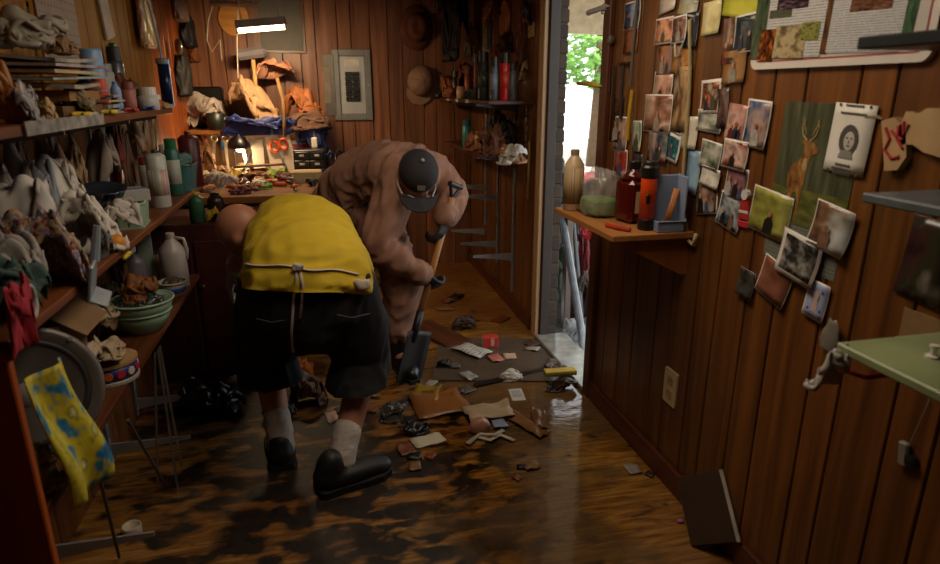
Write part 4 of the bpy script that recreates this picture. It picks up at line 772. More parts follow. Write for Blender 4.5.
# -- middle board
YARN = MP(['#2c2444', '#7a2c40', '#a89060', '#54487a', '#b0a8a0', '#8c3850'], 7, .8, 2.5, True)
for nm, lb, ct, px, w, h, x, m, sd, dp, am, fq in (
    ('teal_cloth', 'dark grey green knitted cloth at the near end of the middle board', 'cloth', 10, 56, 70, -.655, M('#3c544e', .85, bump=.6, scale=40), 1.3, .16, .28, 3),
    ('knitted_blanket', 'multicoloured knitted blanket bundled on the middle board', 'blanket', 50, 66, 88, -.665, YARN, 2.7, .18, .28, 3.4),
    ('white_towel', 'white towel heaped behind the dark grey green cloth', 'towel', 18, 100, 112, -.765, M('#bcb6b0', .85, var=.1), 3.9, .2, .32, 3.2),
    ('white_towel', 'white towel heaped behind the multicoloured blanket', 'towel', 66, 84, 96, -.755, M('#c4beb6', .85, var=.1), 1.6, .2, .32, 3.2),
    ('white_towel', 'white rag pile spilling over the middle board edge', 'towel', 100, 66, 66, -.67, M('#c8c0b4', .85, var=.1), 5.1, .18, .34, 3.4),
    ('grey_shirt', 'folded grey beige shirt at the back of the middle board', 'shirt', 104, 56, 96, -.80, M('#8a7d70', .85, var=.15), 6.3, .14, .32, 3),
    ('beige_cloth', 'beige cloth bundle between the towels and the shirt', 'cloth', 80, 40, 104, -.81, M('#9a7c5c', .85, var=.15), 7.4, .12, .3, 3),
    ('drop_sheet', 'tan plastic drop sheet slumped behind the spray cans', 'sheet', 148, 56, 92, -.80, M('#a08060', .4, var=.2), 8.2, .14, .36, 3)):
    heap(nm, lb, ct, px, w, h, Z2, x, m, sd, dp, am, 0, fq)
p = spot(104, Z2, -.70); t = thing('metal_pan', 'shiny dark metal pan resting on the rag pile', 'pan', (-.70, Lp(-.7, 103, 192).y, Lp(-.7, 103, 192).z - .02), (.15, .1, 0)); G().lathe([(.042, 0), (.058, .01), (.066, .03), (.07, .034), (.068, .036), (.055, .026), (.016, .018)], 26).build('bowl', M('#5a6478', .12, .8), t, True); G().tube([(.015, -.06, .03), (.02, -.11, .038)], [.007, .009], 8).build('handle', BLK, t)
p = spot(134, Z2, -.665); t = thing('small_carton', 'small white carton with a blue band on the pale green tub', 'carton', (-.67, p.y + .02, Z2 + .086), (.0, .0, .5)); G().box((0, 0, .02), (.11, .1, .04), bev=.002).build('box', M('#a8a49c', .5, var=.1), t); G().box((0, -.0, .0405), (.11, .03, .001)).build('blue_band', M('#4c5a9c', .5), t)
def tub(name, label, p, w, d, h, mat, cat='tub', rz=0, th=.006):
    t = thing(name, label, cat, p, (0, 0, rz)); g = G(); g.box((0, 0, th / 2), (w * .86, d * .86, th))
    o_, i_ = [], []
    def ring(k, z): return [(x * k * w / 2, y * k * d / 2, z) for x, y in rr_]
    rr_ = [(x * 2, y * 2) for x, y in rrect(1, 1, .16, 4)]
    n = len(rr_); A, Bq, C_, D_ = ring(.84, 0), ring(1, h), ring(.94, h), ring(.8, th); k = len(g.v); g.v += [Vector(v) for v in A + Bq + C_ + D_]
    for q in range(3):
        for i in range(n): g.f.append((k + q * n + i, k + q * n + (i + 1) % n, k + (q + 1) * n + (i + 1) % n, k + (q + 1) * n + i))
    g.build('body', mat, t); G().tube([(x, y, h) for x, y, _ in Bq + Bq[:1]], .004, 6, False).build('rim', mat, t); return t
GRN = M('#8fae94', .4, var=.12)
tub('green_tub', 'pale green plastic tub at the middle board edge', spot(134, Z2, -.665), .10, .17, .085, GRN, rz=.1)
p = spot(124, Z2, -.595); t = thing('orange_ball', 'small orange ball at the lip of the middle board', 'ball', (-.612, p.y, Z2)); G().lathe([(.001, 0), (.012, .003), (.021, .012), (.025, .025), (.021, .038), (.012, .047), (.001, .05)], 16).build('ball', M('#c87c14', .5), t, True)
p = Lp(-.60, 84, 264); t = thing('grey_dustpan', 'grey plastic dustpan hanging off the middle board edge', 'dustpan', (-.585, p.y, p.z - .03), (0, .2, .2)); DP = M('#84909a', .4, var=.1)
g = G(); g.box((.0, 0, -.01), (.008, .13, .09), bev=.002); g.build('back', DP, t); G().box((.02, 0, -.055), (.045, .13, .006), rot=(0, .3, 0), bev=.002).build('lip', DP, t); G().tube([(0, .03, .03), (-.0, .04, .12)], [.012, .009], 8).build('handle', DP, t); 
can('lubricant_can', 'tall white and green spray can with a red straw', 162, 60, 19, Z2, -.655, M('#b9b8ac', .35), M('#2c4438', .4), band=MP(['#b03c2c', '#c8c0b4', '#3c6a4c'], 3, .4), nozzle=True, straw=M('#9c6a2c', .5), capfrac=.12)
can('green_can', 'slim teal green can beside the white spray can', 177, 56, 13, Z2, -.66, M('#2f6a58', .35), M('#1c6a3c', .4), band=M('#b8bcae', .5))
can('yellow_bottle', 'small yellow bottle with a blue cap among the cans', 188, 34, 12, Z2, -.65, M('#b8922c', .4), M('#2c3c8c', .4), 'bottle')
can('maroon_can', 'wide maroon can with a metal cone top', 194, 58, 20, Z2, -.635, M('#5a1a1c', .4), M('#6a2c28', .3, .4), 'can', nozzle=True, capfrac=.14)
p = Lp(-.595, 132, 254); t = thing('yellow_handled_knife', 'yellow plastic handle tucked under the middle board', 'tool', (-.61, p.y, Z2 - .034)); G().tube([(0, -.035, 0), (.0, .0, .004), (0, .04, 0)], [.006, .01, .006], 10).build('grip', M('#c0ac20', .4), t, True); G().box((0, .065, 0), (.002, .06, .014)).build('blade', STEEL, t)
p = Lp(-.6, 23, 302); t = thing('rope_coil', 'coil of white cord hanging over the near board end', 'cord', (-.59, p.y, p.z)); G().tube([(.004 * math.sin(a * .5), .026 * math.cos(a), .032 * math.sin(a)) for a in [i * .35 for i in range(52)]], .006, 7).build('coil', M('#a8a098', .6), t, True)
p = Lp(-.6, 6, 315); o = pile('red_cloth', M('#9c2030', .8), (.05, .09, .16), 3.3); o.location = (-.575, p.y - .01, p.z - .075); tag(o, 'red cloth hanging at the near end of the middle board', 'cloth')
# -- lowest board
def place3(px, x): return spot(px, Z3, x)
p = Lp(-.62, 36, 374); t = thing('loudspeaker_cone', 'large round grey loudspeaker leaning on the lowest board', 'loudspeaker', mw=frame((.85, .5, 0), (-.12, .2, 1), (-.70, 1.50, Z3 + .155)))
RIMM = M('#6a6460', .45, .3, .2); G().lathe([(.05, -.06), (.08, -.055), (.14, -.01), (.155, 0), (.157, .012), (.145, .016), (.13, .008)], 36).build('frame', RIMM, t, True)
G().lathe([(.131, .007), (.12, .014), (.11, .004), (.05, -.03), (.045, -.03)], 36).build('cone', M('#2c2a2c', .6), t, True); G().lathe([(.056, -.026), (.05, -.008), (.03, .008), (.012, .014), (.001, .015)], 28).build('dust_cap', M('#8a8680', .5), t, True)
for k in range(4): a = R(45 + 90 * k); G().lathe([(.005, .014), (.005, .018)], 8, (.149 * math.cos(a), .149 * math.sin(a), 0)).build('bolt', STEEL, t)
p = Lp(-.59, 72, 432)
PAT = MP(['#1c5a8c', '#2878a0', '#b8a81c', '#c4b430', '#8a8a20', '#d8d0a0'], 5, .6, 2)
vs = G().sheet(.15, .30, .004, 14, 20, lambda u, v: .016 * math.sin(u * 9 + v * 2) + .02 * math.sin(v * 5) * (1 - v))
o = vs.build('printed_cloth', PAT, None, True); o.matrix_basis = frame((.25, 1, 0), (-.12, .25, 1), (-.582, Lp(-.582, 68, 432).y, Lp(-.582, 68, 432).z)); tag(o, 'yellow and blue printed cloth hanging off the lowest board', 'cloth')
o = pile('folded_printed_cloth', MP(['#a89c24', '#c8bc54', '#5a7048', '#b0a890'], 4, .6, 2, True), (.12, .11, .09), 9.4); o.location = (-.655, 1.36, Z3); tag(o, 'olive yellow cloth stuffed behind the printed hanging one', 'cloth')
t = thing('toy_drum', 'round toy tin with red white and blue dots', 'tin', place3(112, -.66)); DR = .075
G().lathe([(DR, 0), (DR * 1.02, .004), (DR * 1.02, .012), (DR, .014)], 28).build('bottom_rim', M('#b0aaa0', .4), t); G().lathe([(DR * .98, .012), (DR * .98, .055)], 28).build('wall', M('#28347a', .4), t, True); G().lathe([(DR, .055), (DR * 1.03, .057), (DR * 1.03, .066), (DR * .9, .067)], 28).build('lid', M('#a8865c', .5), t)
for k in range(14):
    a = 2 * math.pi * k / 14; G().lathe([(.012, 0), (.012, .0025), (.010, .003)], 12, T=Matrix.Translation((DR * .975 * math.cos(a), DR * .975 * math.sin(a), .034)) @ Euler((0, R(90), a)).to_matrix().to_4x4()).build('dot', M(['#b82c3c', '#c0b8b0', '#d8742c'][k % 3], .4), t)
t = thing('cardboard_carton', 'tan cardboard carton at the back of the lowest board', 'carton', (-.812, 1.93, Z3), (0, 0, .03)); CB = M('#8a6c4c', .75, var=.15)
G().box((0, 0, .1), (.13, .2, .2), bev=.003).build('box', CB, t); G().sheet(.1, .2, .003, 2, 2).build('flap', CB, t, mw=Matrix.Translation((.09, 0, .195)) @ Euler((0, R(35), 0)).to_matrix().to_4x4())
heap('beige_rag', 'beige rag lying over the toy tin and lowest board', 'rag', 84, 60, 62, Z3, -.70, M('#b8a68c', .85, var=.12), 4.4, .12, .4, .0, 4)
p = Lp(-.62, 122, 356); o = pile('beige_rag', M('#b09c80', .85, var=.12), (.1, .2, .06), 7.7); o.location = (-.655, p.y, Z3 + .072); o.rotation_euler = (-.25, .1, 0); tag(o, 'long beige rag trailing off the toy tin to the bowls', 'rag')
def bowl(name, label, loc, r, h, mat, cat='bowl', rim=None):
    t = thing(name, label, cat, loc); G().lathe([(r * .55, 0), (r * .62, .004), (r * .9, h * .6), (r, h), (r * .96, h * 1.01), (r * .86, h * .6), (r * .55, h * .1), (.002, h * .09)], 28).build('bowl', mat, t, True)
    G().tube([(r * math.cos(a), r * math.sin(a), h) for a in [i * math.pi / 14 for i in range(29)]], .0045, 6, False).build('rim', rim or mat, t, True); return t
pb = place3(143, -.665) + Vector((0, .03, 0))
bowl('green_bowl', 'lower pale green enamel bowl of the nested pair', pb, .095, .075, M('#8fae94', .3, var=.1)); bowl('green_bowl', 'upper pale green bowl filled with nails and screws', pb + Vector((.004, -.006, .043)), .105, .075, M('#96b49a', .3, var=.1))
g = G(); rnd = random.Random(2)
for k in range(220):
    a, q = rnd.random() * 6.28, rnd.random() ** .5 * .075; c = Vector((q * math.cos(a), q * math.sin(a), .066 + rnd.random() * .02)); d = Vector((rnd.uniform(-1, 1), rnd.uniform(-1, 1), rnd.uniform(-.3, .3))).normalized() * rnd.uniform(.008, .02); g.tube([c - d, c + d], .0017, 5)
o = g.build('nails', M('#8a8a8e', .3, .9, .4)); o.location = pb + Vector((.004, -.006, .043)); o['kind'] = 'stuff'; o['label'] = 'grey nails and screws filling the upper green bowl'; o['category'] = 'nails'
o = pile('paper_bag', M('#7a4a1e', .7, var=.25), (.12, .17, .10), 5.9); o.location = pb + Vector((.0, .0, .12)); o.rotation_euler = (0, 0, .4); tag(o, 'crumpled brown paper bag lying on the nail filled bowl', 'paper bag')
bowl('painted_tub', 'white margarine tub with a blue stripe beside the bowls', place3(174, -.65), .055, .06, M('#b0b09c', .4, var=.12), 'tub'); p = place3(174, -.65); 
G().lathe([(.0475, .02), (.05, .022), (.0535, .038), (.0525, .04)], 24).build('blue_stripe', M('#2c5a9c', .4), [o for o in bpy.data.objects if o.get('label') == 'white margarine tub with a blue stripe beside the bowls'][0], True)
o = crumple('tool_jumble', M('#6a5448', .5, .3, .5, 30), (.08, .09, .03), seed=2.9, amp=.6, nu=30, nv=16); o.location = p + Vector((0, 0, .05)); tag(o, 'jumble of small hardware heaped in the white tub', 'hardware')
bottle('white_jug', 'milky white plastic jug standing on the lowest board', Vector((-.665, 2.86, Z3)), .055, .235, M('#b0a49c', .35, var=.08), M('#b8a89c', .4), .3, .34, shoulder=.72, cat='jug', grip=True)
bottle('pinkish_jug', 'smaller grey jug half hidden behind the milky white jug', Vector((-.79, 2.75, Z3)), .045, .2, M('#6c6468', .35), BLK, .3, .34, cat='jug')
bottle('amber_bottle', 'tan squat bottle right of the milky white jug', Vector((-.76, 2.98, Z3)), .035, .13, M('#7a5a34', .4), M('#3a3428', .5), .5, .5)
t = thing('soap_box', 'green and white box printed with a red letter S', 'box', place3(150, -.80), (0, 0, .25)); G().box((0, 0, .11), (.06, .12, .22), bev=.002).build('box', M('#94a092', .5), t); G().box((.0305, .045, .11), (.001, .03, .2)).build('green_panel', M('#1c5a3c', .5), t); text_mesh('letter', 'S', .085, M('#a01c1c', .5), t, frame((0, 1, 0), (0, 0, 1), (.031, -.012, .175)))
# -- under the lowest board: hanging perforated strips, white cap, dark odds and ends
for k, (x0, y0, x1, y1, lb) in enumerate(((-.585, 2.14, -.592, 2.06, 'front perforated metal strip hanging from the lowest board'), (-.586, 2.17, -.575, 2.10, 'second perforated metal strip hanging under the bowls'), (-.588, 2.11, -.64, 1.92, 'slanting metal strip leaning under the lowest board'))):
    a = Vector((x0, y0, Z3 - .01)); b = Vector((x1, y1, [.02, .09, .115][k])); t = thing('metal_strip', lb, 'metal strip', mw=frame((0, 1, .0), (b - a), a)); L_ = (b - a).length
    G().box((0, L_ / 2, 0), (.026, L_, .002), bev=.0005).build('strip', M('#94908a', .35, .8, .3), t); g = G()
    for i in range(int(L_ / .02)): g.box((0, .012 + i * .02, .0013), (.007, .009, .0006))
    g.build('hole_row', BLACKP, t)['kind'] = 'stuff'
p = on(2, .0, 133, 535); t = thing('pvc_cap', 'white plastic pipe cap standing on the floor below the shelves', 'pipe cap', (p.x, p.y, 0)); G().lathe([(.028, 0), (.03, .003), (.03, .036), (.027, .04), (.027, .03), (.003, .028)], 24).build('cap', M('#b0a28e', .4, var=.1), t, True)
for k, (px, lb) in enumerate(((118, 'straight thin grey stick leaning under the lowest board'), (88, 'dark wire hanging straight below the printed cloth'))):
    a = Lp(-.62, px + 10, 420 if k == 0 else 470); b = on(2, .0, px + 34, 560) if k else on(2, 0, px + 44, 490); b = Vector((-.64 - .06 * k, b.y if b.y < 2.6 else 2.2, .012)); tag(G().tube([a, (a + b) / 2, b], .005, 7).build('stick' if k == 0 else 'wire', M('#5c5650', .5) if k == 0 else M('#4a463f', .5)), lb, 'stick' if k == 0 else 'wire')

for nm, lb, ct, px, w, h, z, x, col, sd, dp in (
    ('newspaper_wad', 'grey crumpled newspaper above the magazine pile', 'newspaper', 26, 62, 40, 1.505, -.745, '#98907f', 1.15, .2),
    ('cloth_bundle', 'tan cloth bundle atop the magazine pile far side', 'cloth', 58, 34, 20, 1.50, -.75, '#8a6a48', 2.35, .12),
    ('red_rag', 'small dull red rag at the back of the middle board', 'rag', 124, 24, 74, Z2, -.83, '#7a2a20', 3.45, .06),
    ('brown_blanket', 'brown blanket corner behind the white towels', 'blanket', 40, 34, 118, Z2, -.855, '#5a3a24', 4.55, .04),
    ('cream_rag', 'cream rag tucked between the towels and the blanket', 'rag', 72, 28, 46, Z2, -.66, '#a8957c', 5.65, .09),
    ('grey_sock', 'grey sock hanging over the middle board edge', 'sock', 108, 16, 30, Z2, -.612, '#6a6866', 6.75, .04),
    ('yellow_glove', 'yellow rubber glove on the low cabinet', 'glove', 214, 16, 16, .8, -.53, '#b09018', 7.85, .06),
    ('brown_pouch', 'brown pouch between carton and bowls', 'pouch', 134, 22, 40, Z3, -.80, '#5c3616', 1.65, .08),
    ('dark_rag', 'dark rag behind the nested green bowls', 'rag', 116, 30, 34, Z3, -.83, '#2c2420', 2.75, .07)):
    heap(nm, lb, ct, px, w, h, z, x, M(col, .8, var=.2), sd, dp, .38)
can('white_canister', 'plain white canister at the back of the upper board', 110, 44, 17, Z1, -.80, M('#a8a49c', .4), M('#8a8680', .4), 'canister'); can('grey_thermos', 'grey thermos flask at the back of the upper board', 122, 58, 15, Z1, -.82, M('#6c7074', .3, .5), M('#2a2c30', .4), 'flask', capfrac=.22)
can('amber_pill_bottle', 'tiny amber pill bottle near the white jar', 158, 14, 9, Z1, -.62, M('#a85a14', .3), WHITE, 'bottle', capfrac=.3); can('black_film_can', 'tiny black canister behind the white jar', 143, 20, 9, Z1, -.665, BLK, M('#4a4a4c', .4), 'canister', capfrac=.25)
can('blue_aerosol', 'blue aerosol between the teal can and the drop sheet', 170, 46, 12, Z2, -.72, M('#2c4a84', .35), WHITE); can('white_aerosol', 'short white aerosol beside the drop sheet', 150, 44, 12, Z2, -.74, M('#a8a69c', .35), M('#8a2a20', .4))

for nm, lb, ct, px, w, h, z, x, col, sd, dp in (
    ('white_sheet', 'white sheet bundled low in front of the metal pan', 'sheet', 118, 44, 40, Z2, -.66, '#b8b0a6', 1.9, .16),
    ('grey_towel', 'grey towel at the very near end of the middle board', 'towel', 2, 50, 84, Z2, -.72, '#9a948e', 2.4, .2),
    ('blue_grey_rag', 'blue grey rag between the two tall towels', 'rag', 44, 40, 116, Z2, -.80, '#8a9098', 3.5, .14),
    ('brown_coat', 'brown coat bundled under the upper board', 'coat', 128, 40, 100, Z2, -.83, '#6a4a34', 4.2, .08),
    ('cream_cloth', 'cream cloth draped over the tan carton', 'cloth', 92, 60, 40, Z3 + .12, -.76, '#a8977c', 5.3, .16),
    ('tan_rag', 'tan rag behind the toy tin', 'rag', 104, 44, 40, Z3, -.78, '#8a7458', .4, .12),
    ('khaki_rag', 'khaki rag by the blue tube', 'rag', 82, 30, 30, Z1, -.64, '#7a6c4c', 2.2, .08)):
    heap(nm, lb, ct, px, w, h, z, x, M(col, .8, var=.15), sd, dp)
# ---------------------------------------------------------------- far left corner: cabinet, workbench, shelf over it
DKR = MW('#2a0c06', '#451408', 2, .5, 16)
t = thing('low_cabinet', 'dark red brown cabinet at the far end of the left shelving', 'cabinet', (-.63, 3.32, 0)); G().box((0, 0, .40), (.49, .44, .8), bev=.004).build('body', DKR, t)
for k in (-1, 1): d_ = G().box((k * .12, -.225, .38), (.225, .014, .68), bev=.004).build('door', DKR, t); G().lathe([(.004, 0), (.01, .006), (.012, .014), (.006, .018)], 12, T=Matrix.Translation((k * .03, -.232, .5)) @ Matrix.Rotation(R(90), 4, 'X')).build('knob', M('#5a4a30', .4, .6), d_)
ZB = .85; BT = MW('#6a3a14', '#96602c', 0, .5, 16)
t = thing('workbench', 'cluttered wooden workbench in the far left corner', 'workbench', (0, 0, 0)); G().box((-.435, 4.30, ZB - .02), (.87, 1.46, .04), bev=.004).build('top', BT, t); G().box((-.435, 3.62, ZB - .10), (.83, .02, .12), bev=.003).build('apron', BT, t)
for x in (-.83, -.05):
    for y in (3.64, 4.97): G().box((x, y, (ZB - .04) / 2), (.06, .06, ZB - .04), bev=.004).build('leg', BT, t)
G().box((-.435, 4.3, .25), (.8, 1.3, .025), bev=.003).build('lower_shelf', BT, t)
ZH = 1.145; t = thing('bench_shelf', 'wooden shelf above the workbench carrying bags', 'shelf', (0, 0, 0)); G().box((-.46, 4.79, ZH - .012), (.82, .48, .024), bev=.003).build('board', BT, t)
for y in (4.6, 4.95): G().box((-.06, y, (ZB + ZH - .024) / 2), (.04, .05, ZH - .024 - ZB), bev=.003).build('post', MW('#4a1a10', '#6a2a18', 2), t)
G().box((-.46, 5.02, (ZB + ZH) / 2 - .012), (.82, .02, ZH - ZB - .024)).build('back_board', MW('#6a4424', '#8a6034', 0), t)
def Bp(y, px, py): return on(1, y, px, py)
def bspot(px, z, y): 
    p = on(1, y, px, 150); return Vector((p.x, y, z))
def bheap(name, label, cat, px, wpx, hpx, z, y, mat, seed, depth, amp=.35, dz=0, freq=3, rz=0):
    p = bspot(px, z, y); s = metres(p); o = pile(name, mat, (wpx * s, depth, hpx * s), seed); o.location = (p.x, y, z + dz); o.rotation_euler = (0, 0, rz); return tag(o, label, cat)
t = bheap('canvas_bag', 'large tan canvas bag bulging on the bench shelf', 'bag', 262, 56, 52, ZH, 4.70, M('#a8825c', .8, var=.2), 2.1, .3, .3)
bheap('orange_bag', 'orange brown paper bag at the bench shelf end', 'bag', 308, 42, 40, ZH, 4.72, M('#8a4c1c', .7, var=.25), 4.6, .24, .35)
bheap('pink_cloth', 'pinkish cloth draped over the canvas bag top', 'cloth', 280, 40, 20, ZH, 4.84, M('#b07a5c', .8), 6.2, .2, .35, .33)
bheap('white_cloth', 'greyish white cloth left of the canvas bag', 'cloth', 208, 48, 36, ZH, 4.78, M('#9a8c80', .8, var=.15), 8.3, .28, .4)
bheap('blue_tarp', 'blue tarpaulin draped along the bench shelf front', 'tarpaulin', 262, 76, 22, ZH - .035, 4.50, M('#16245c', .5, var=.2), 3.2, .06, .3)
bheap('blue_tarp_end', 'blue tarpaulin end hanging at the shelf corner', 'tarpaulin', 316, 38, 44, ZH - .2, 4.55, M('#141f50', .5, var=.2), 5.5, .09, .3)
bheap('brown_flap', 'brown canvas flap over the hanging blue tarpaulin', 'cloth', 311, 44, 20, ZH - .005, 4.53, M('#5a3c28', .8), 7.1, .1, .35)
t = thing('radio', 'black portable radio behind the greyish white cloth', 'radio', bspot(209, ZH, 4.965), (0, 0, 0)); G().box((0, 0, .14), (.28, .1, .28), bev=.012).build('case', BLK, t); G().lathe([(.06, 0), (.062, .004), (.05, .006)], 18, T=Matrix.Translation((-.06, -.05, .15)) @ Matrix.Rotation(R(90), 4, 'X')).build('speaker_grille', M('#3a3a3c', .4, .5), t); G().lathe([(.018, 0), (.02, .01), (.016, .014)], 12, T=Matrix.Translation((.08, -.05, .19)) @ Matrix.Rotation(R(90), 4, 'X')).build('dial', STEEL, t)
t = thing('dark_mug', 'dark green mug at the left of the bench shelf front', 'mug', bspot(219, ZH, 4.60)); G().lathe([(.05, 0), (.055, .006), (.058, .11), (.052, .112), (.048, .02), (.003, .018)], 20).build('cup', M('#20241e', .4), t, True); G().tube([(.055, 0, .09), (.085, 0, .08), (.085, 0, .04), (.054, 0, .025)], .007, 8).build('handle', M('#20241e', .4), t, True)
tag(G().tube([Bp(4.53, 277, 78), Bp(4.5, 283, 100), Bp(4.47, 284, 118), Bp(4.47, 285, 137)], [.012, .014, .012, .011], 8).build('bag_strap', M('#6a4a22', .8), None, True), 'brown webbing strap hanging in front of the canvas bag', 'strap')
t = thing('paint_roller', 'grey roller pad on a wooden stick stuck in the bags', 'roller', Bp(4.78, 256, 90)); G().tube([(0, 0, -.1), (0, 0, .2)], .014, 8).build('stick', MW('#a87c44', '#c89c60', 2), t); G().box((-.01, 0, .24), (.2, .06, .07), rot=(0, -.15, 0), bev=.02).build('pad', M('#6a6468', .8), t)
# hanging fluorescent lamp
lp = Bp(4.2, 262, 27); t = thing('fluorescent_lamp', 'lit fluorescent strip lamp hanging over the workbench', 'lamp', lp, (0, R(-5), R(-6)))
G().prism([(-.05, 0), (.05, 0), (.035, .045), (-.035, .045)], -.145, .145, Matrix.Rotation(R(90), 4, 'Z') @ Matrix.Rotation(R(90), 4, 'X')).build('housing', M('#a89884', .4), t)
TUBE = M('#ffd9a0', .3, var=0, emit=38); G().tube([(-.135, -.018, -.012), (.135, -.018, -.012)], .013, 12).build('tube', TUBE, t, True)
for k in (-1, 1): G().box((k * .14, -.018, -.01), (.012, .03, .034), bev=.003).build('socket', M('#c0b4a0', .4), t); G().tube([(k * .11, 0, .04), (k * .115, 0, ZC - lp.z - .005 - k * .01)], .003, 6).build('cord', M('#a89c8c', .6), t)
light('fluorescent_glow', 'AREA', lp + Vector((0, -.01, -.035)), 14, (1, .72, .42), .27, (R(28), 0, 0), .03)
p = Bp(4.7, 235, 4); t = thing('hanging_board', 'narrow board with a round hole hung near the lamp', 'board', p); G().box((0, 0, 0), (.30, .14, .02), bev=.004).build('board', M('#6a5a50', .5), t)
for k in (-1, 1): G().tube([(k * .12, 0, 0), (k * .12, 0, ZC - p.z)], .003, 6).build('cord', M('#b0a48c', .7), t)
p = Bp(5.0, 233, 18); t = thing('cutting_board', 'round golden wooden board hung in the far corner', 'cutting board', mw=BACK((p.x, YB - .002, p.z))); G().lathe([(.10, 0), (.105, .004), (.105, .014), (.10, .018)], 26, sy=1.15).build('disc', MW('#a86a20', '#c88a34', 0), t); G().box((0, .14, .009), (.03, .06, .016), bev=.004).build('grip', MW('#a86a20', '#c88a34', 0), t)
tag(G().tube([Bp(4.6, 239, -6), Bp(4.6, 237, 40), Bp(4.6, 238, 78)], .004, 6).build('pull_cord', M('#a89c88', .7)), 'pale pull cord hanging straight left of the lamp', 'cord')
tag(G().tube([Bp(4.75, 215, -4), Bp(4.75, 208, 22), Bp(4.75, 207, 40), Bp(4.75, 212, 52), Bp(4.75, 220, 40), Bp(4.75, 222, 60)], .0045, 6).build('looped_cable', M('#a09480', .6)), 'pale looped cable hanging in the far left corner', 'cable')
# caps and gear hung on the left wall behind the yellow boards
for nm, lb, ct, px, py, w, h, col, sd in (('black_hat', 'black cap hung highest on the orange corner boards', 'cap', 190, 30, 46, 34, '#141416', 1.1), ('tool_belt', 'black tool belt hung beneath the black cap', 'tool belt', 186, 72, 40, 48, '#16130f', 2.2), ('grey_hat', 'grey blue cap hung over the bench shelf corner', 'cap', 206, 66, 40, 18, '#3c3a44', 3.3), ('net_bag', 'pale net bag hung high in the corner', 'bag', 182, 8, 36, 26, '#7a6458', 4.4), ('dark_pouch', 'dark pouch hung beside the looped cable', 'pouch', 203, 44, 26, 28, '#241c18', 5.5), ('brown_glove', 'brown glove pinned by the tool belt', 'glove', 196, 52, 20, 20, '#7a4420', 6.6)):
    p = Lp(XL + .05, px, py); s = metres(p); o = crumple(nm, M(col, .7), (.1, w * s, h * s), seed=sd, amp=.35); o.location = (XL + .034, p.y, p.z - h * s / 2); tag(o, lb, ct)
p = Lp(XL + .12, 187, 47); t = thing('tape_reel', 'silver reel clipped to the black tool belt', 'reel', mw=LEFT((XL + .06, p.y, p.z)) @ Matrix.Rotation(R(30), 4, 'Y')); G().lathe([(.02, 0), (.045, .002), (.047, .012), (.045, .022), (.015, .026)], 20).build('case', M('#a8a4a0', .25, .9), t, True); G().lathe([(.012, .024), (.012, .03)], 12).build('hub', BLK, t)
# on the bench
t = thing('desk_lamp', 'black shaded bench lamp with a glowing bulb', 'lamp', bspot(240, ZB, 4.55)); p = t.location
zl = Bp(4.5, 236, 141).z - ZB; G().lathe([(.07, 0), (.07, .012), (.03, .02)], 20).build('base', BLK, t); G().tube([(0, 0, .015), (.07, .04, .14), (0.03, .0, zl + .02)], .007, 8).build('arm', BLK, t); G().lathe([(.075, -.05), (.07, -.02), (.045, .02), (.02, .035), (.015, .05)], 22, (0, -.02, zl), sx=1).build('shade', M('#0e0c0c', .35), t, True)
G().lathe([(.004, -.045), (.018, -.04), (.026, -.02), (.018, 0), (.012, .012)], 14, (0, -.02, zl - .03)).build('bulb', M('#ffe0a0', .3, var=0, emit=14), t, True)
light('desk_lamp_glow', 'POINT', p + Vector((0, -.02, zl - .115)), 5, (1, .74, .42), .03)
PW2 = M('#c8bba8', .6, var=.08)
for px0, py0, px1, py1, lb, rz in ((250, 140, 266, 168, 'narrow white paper pattern piece on the bench back board', 4), (266, 136, 284, 176, 'wide white pattern piece behind the scissors', 8), (281, 136, 297, 173, 'slanting white pattern piece right of the scissors', 14)):
    a, b = Bp(4.54, px0, py0), Bp(4.54, px1, py1); o = G().prism([(-.5, -.5), (.35, -.5), (.5, .5), (-.4, .5)], 0, .002).build('pattern_piece', PW2); o.matrix_basis = BACK(((a.x + b.x) / 2, 4.545 - .006 * (px0 > 255) - .004 * (px0 > 270), (a.z + b.z) / 2), rz) @ Matrix.Diagonal((abs(b.x - a.x), abs(a.z - b.z), 1, 1)); tag(o, lb, 'paper', 'paper pattern pieces')
p = Bp(4.52, 281, 152); t = thing('scissors', 'orange handled scissors hanging over the white pattern pieces', 'scissors', mw=BACK((p.x, 4.522, p.z), 12)); OR2 = M('#c0480c', .4)
for k in (-1, 1):
    G().tube([(k * .03 + .026 * math.cos(a), .045 + .036 * math.sin(a), 0) for a in [i * .52 for i in range(13)]], .009, 8, False).build('handle', OR2, t, True); G().prism([(k * .004, .01), (k * .016, 0), (k * -.012, -.13), (k * -.014, -.13)], -.002 + .002 * k, .001 + .002 * k).build('blade', STEEL, t)
def tube_thing(pts, r, mat, name, lb, ct): return tag(G().tube(pts, r, 8).build(name, mat, None, True), lb, ct)
WR = M('#b8b0a0', .3, .8)
for i, (px, lb) in enumerate(((214, 'ring spanner hanging leftmost under the bench shelf'), (226, 'thin spanner hanging second under the bench shelf'), (243, 'short spanner hanging beside the black lamp shade'))):
    p = Bp(4.62, px, 148); t = thing('spanner', lb, 'spanner', mw=BACK((p.x, 4.62, p.z)) @ Matrix.Rotation(R(6 * (i - 1)), 4, 'Z')); G().prism([(-.008, -.14), (.008, -.14), (.01, .05), (-.01, .05)], -.003, .003).build('shaft', WR, t); G().tube([(.02 * math.cos(a), .066 + .02 * math.sin(a), 0) for a in [k * .52 for k in range(13)]], .007, 6, False).build('ring_end', WR, t, True); G().tube([(-.016, -.165, 0), (-.014, -.145, 0), (.014, -.145, 0), (.016, -.165, 0)], .007, 6).build('open_end', WR, t)
    G().tube([(0, .08, 0), (0, .115, 0)], .002, 5).build('hanger', WR, t)
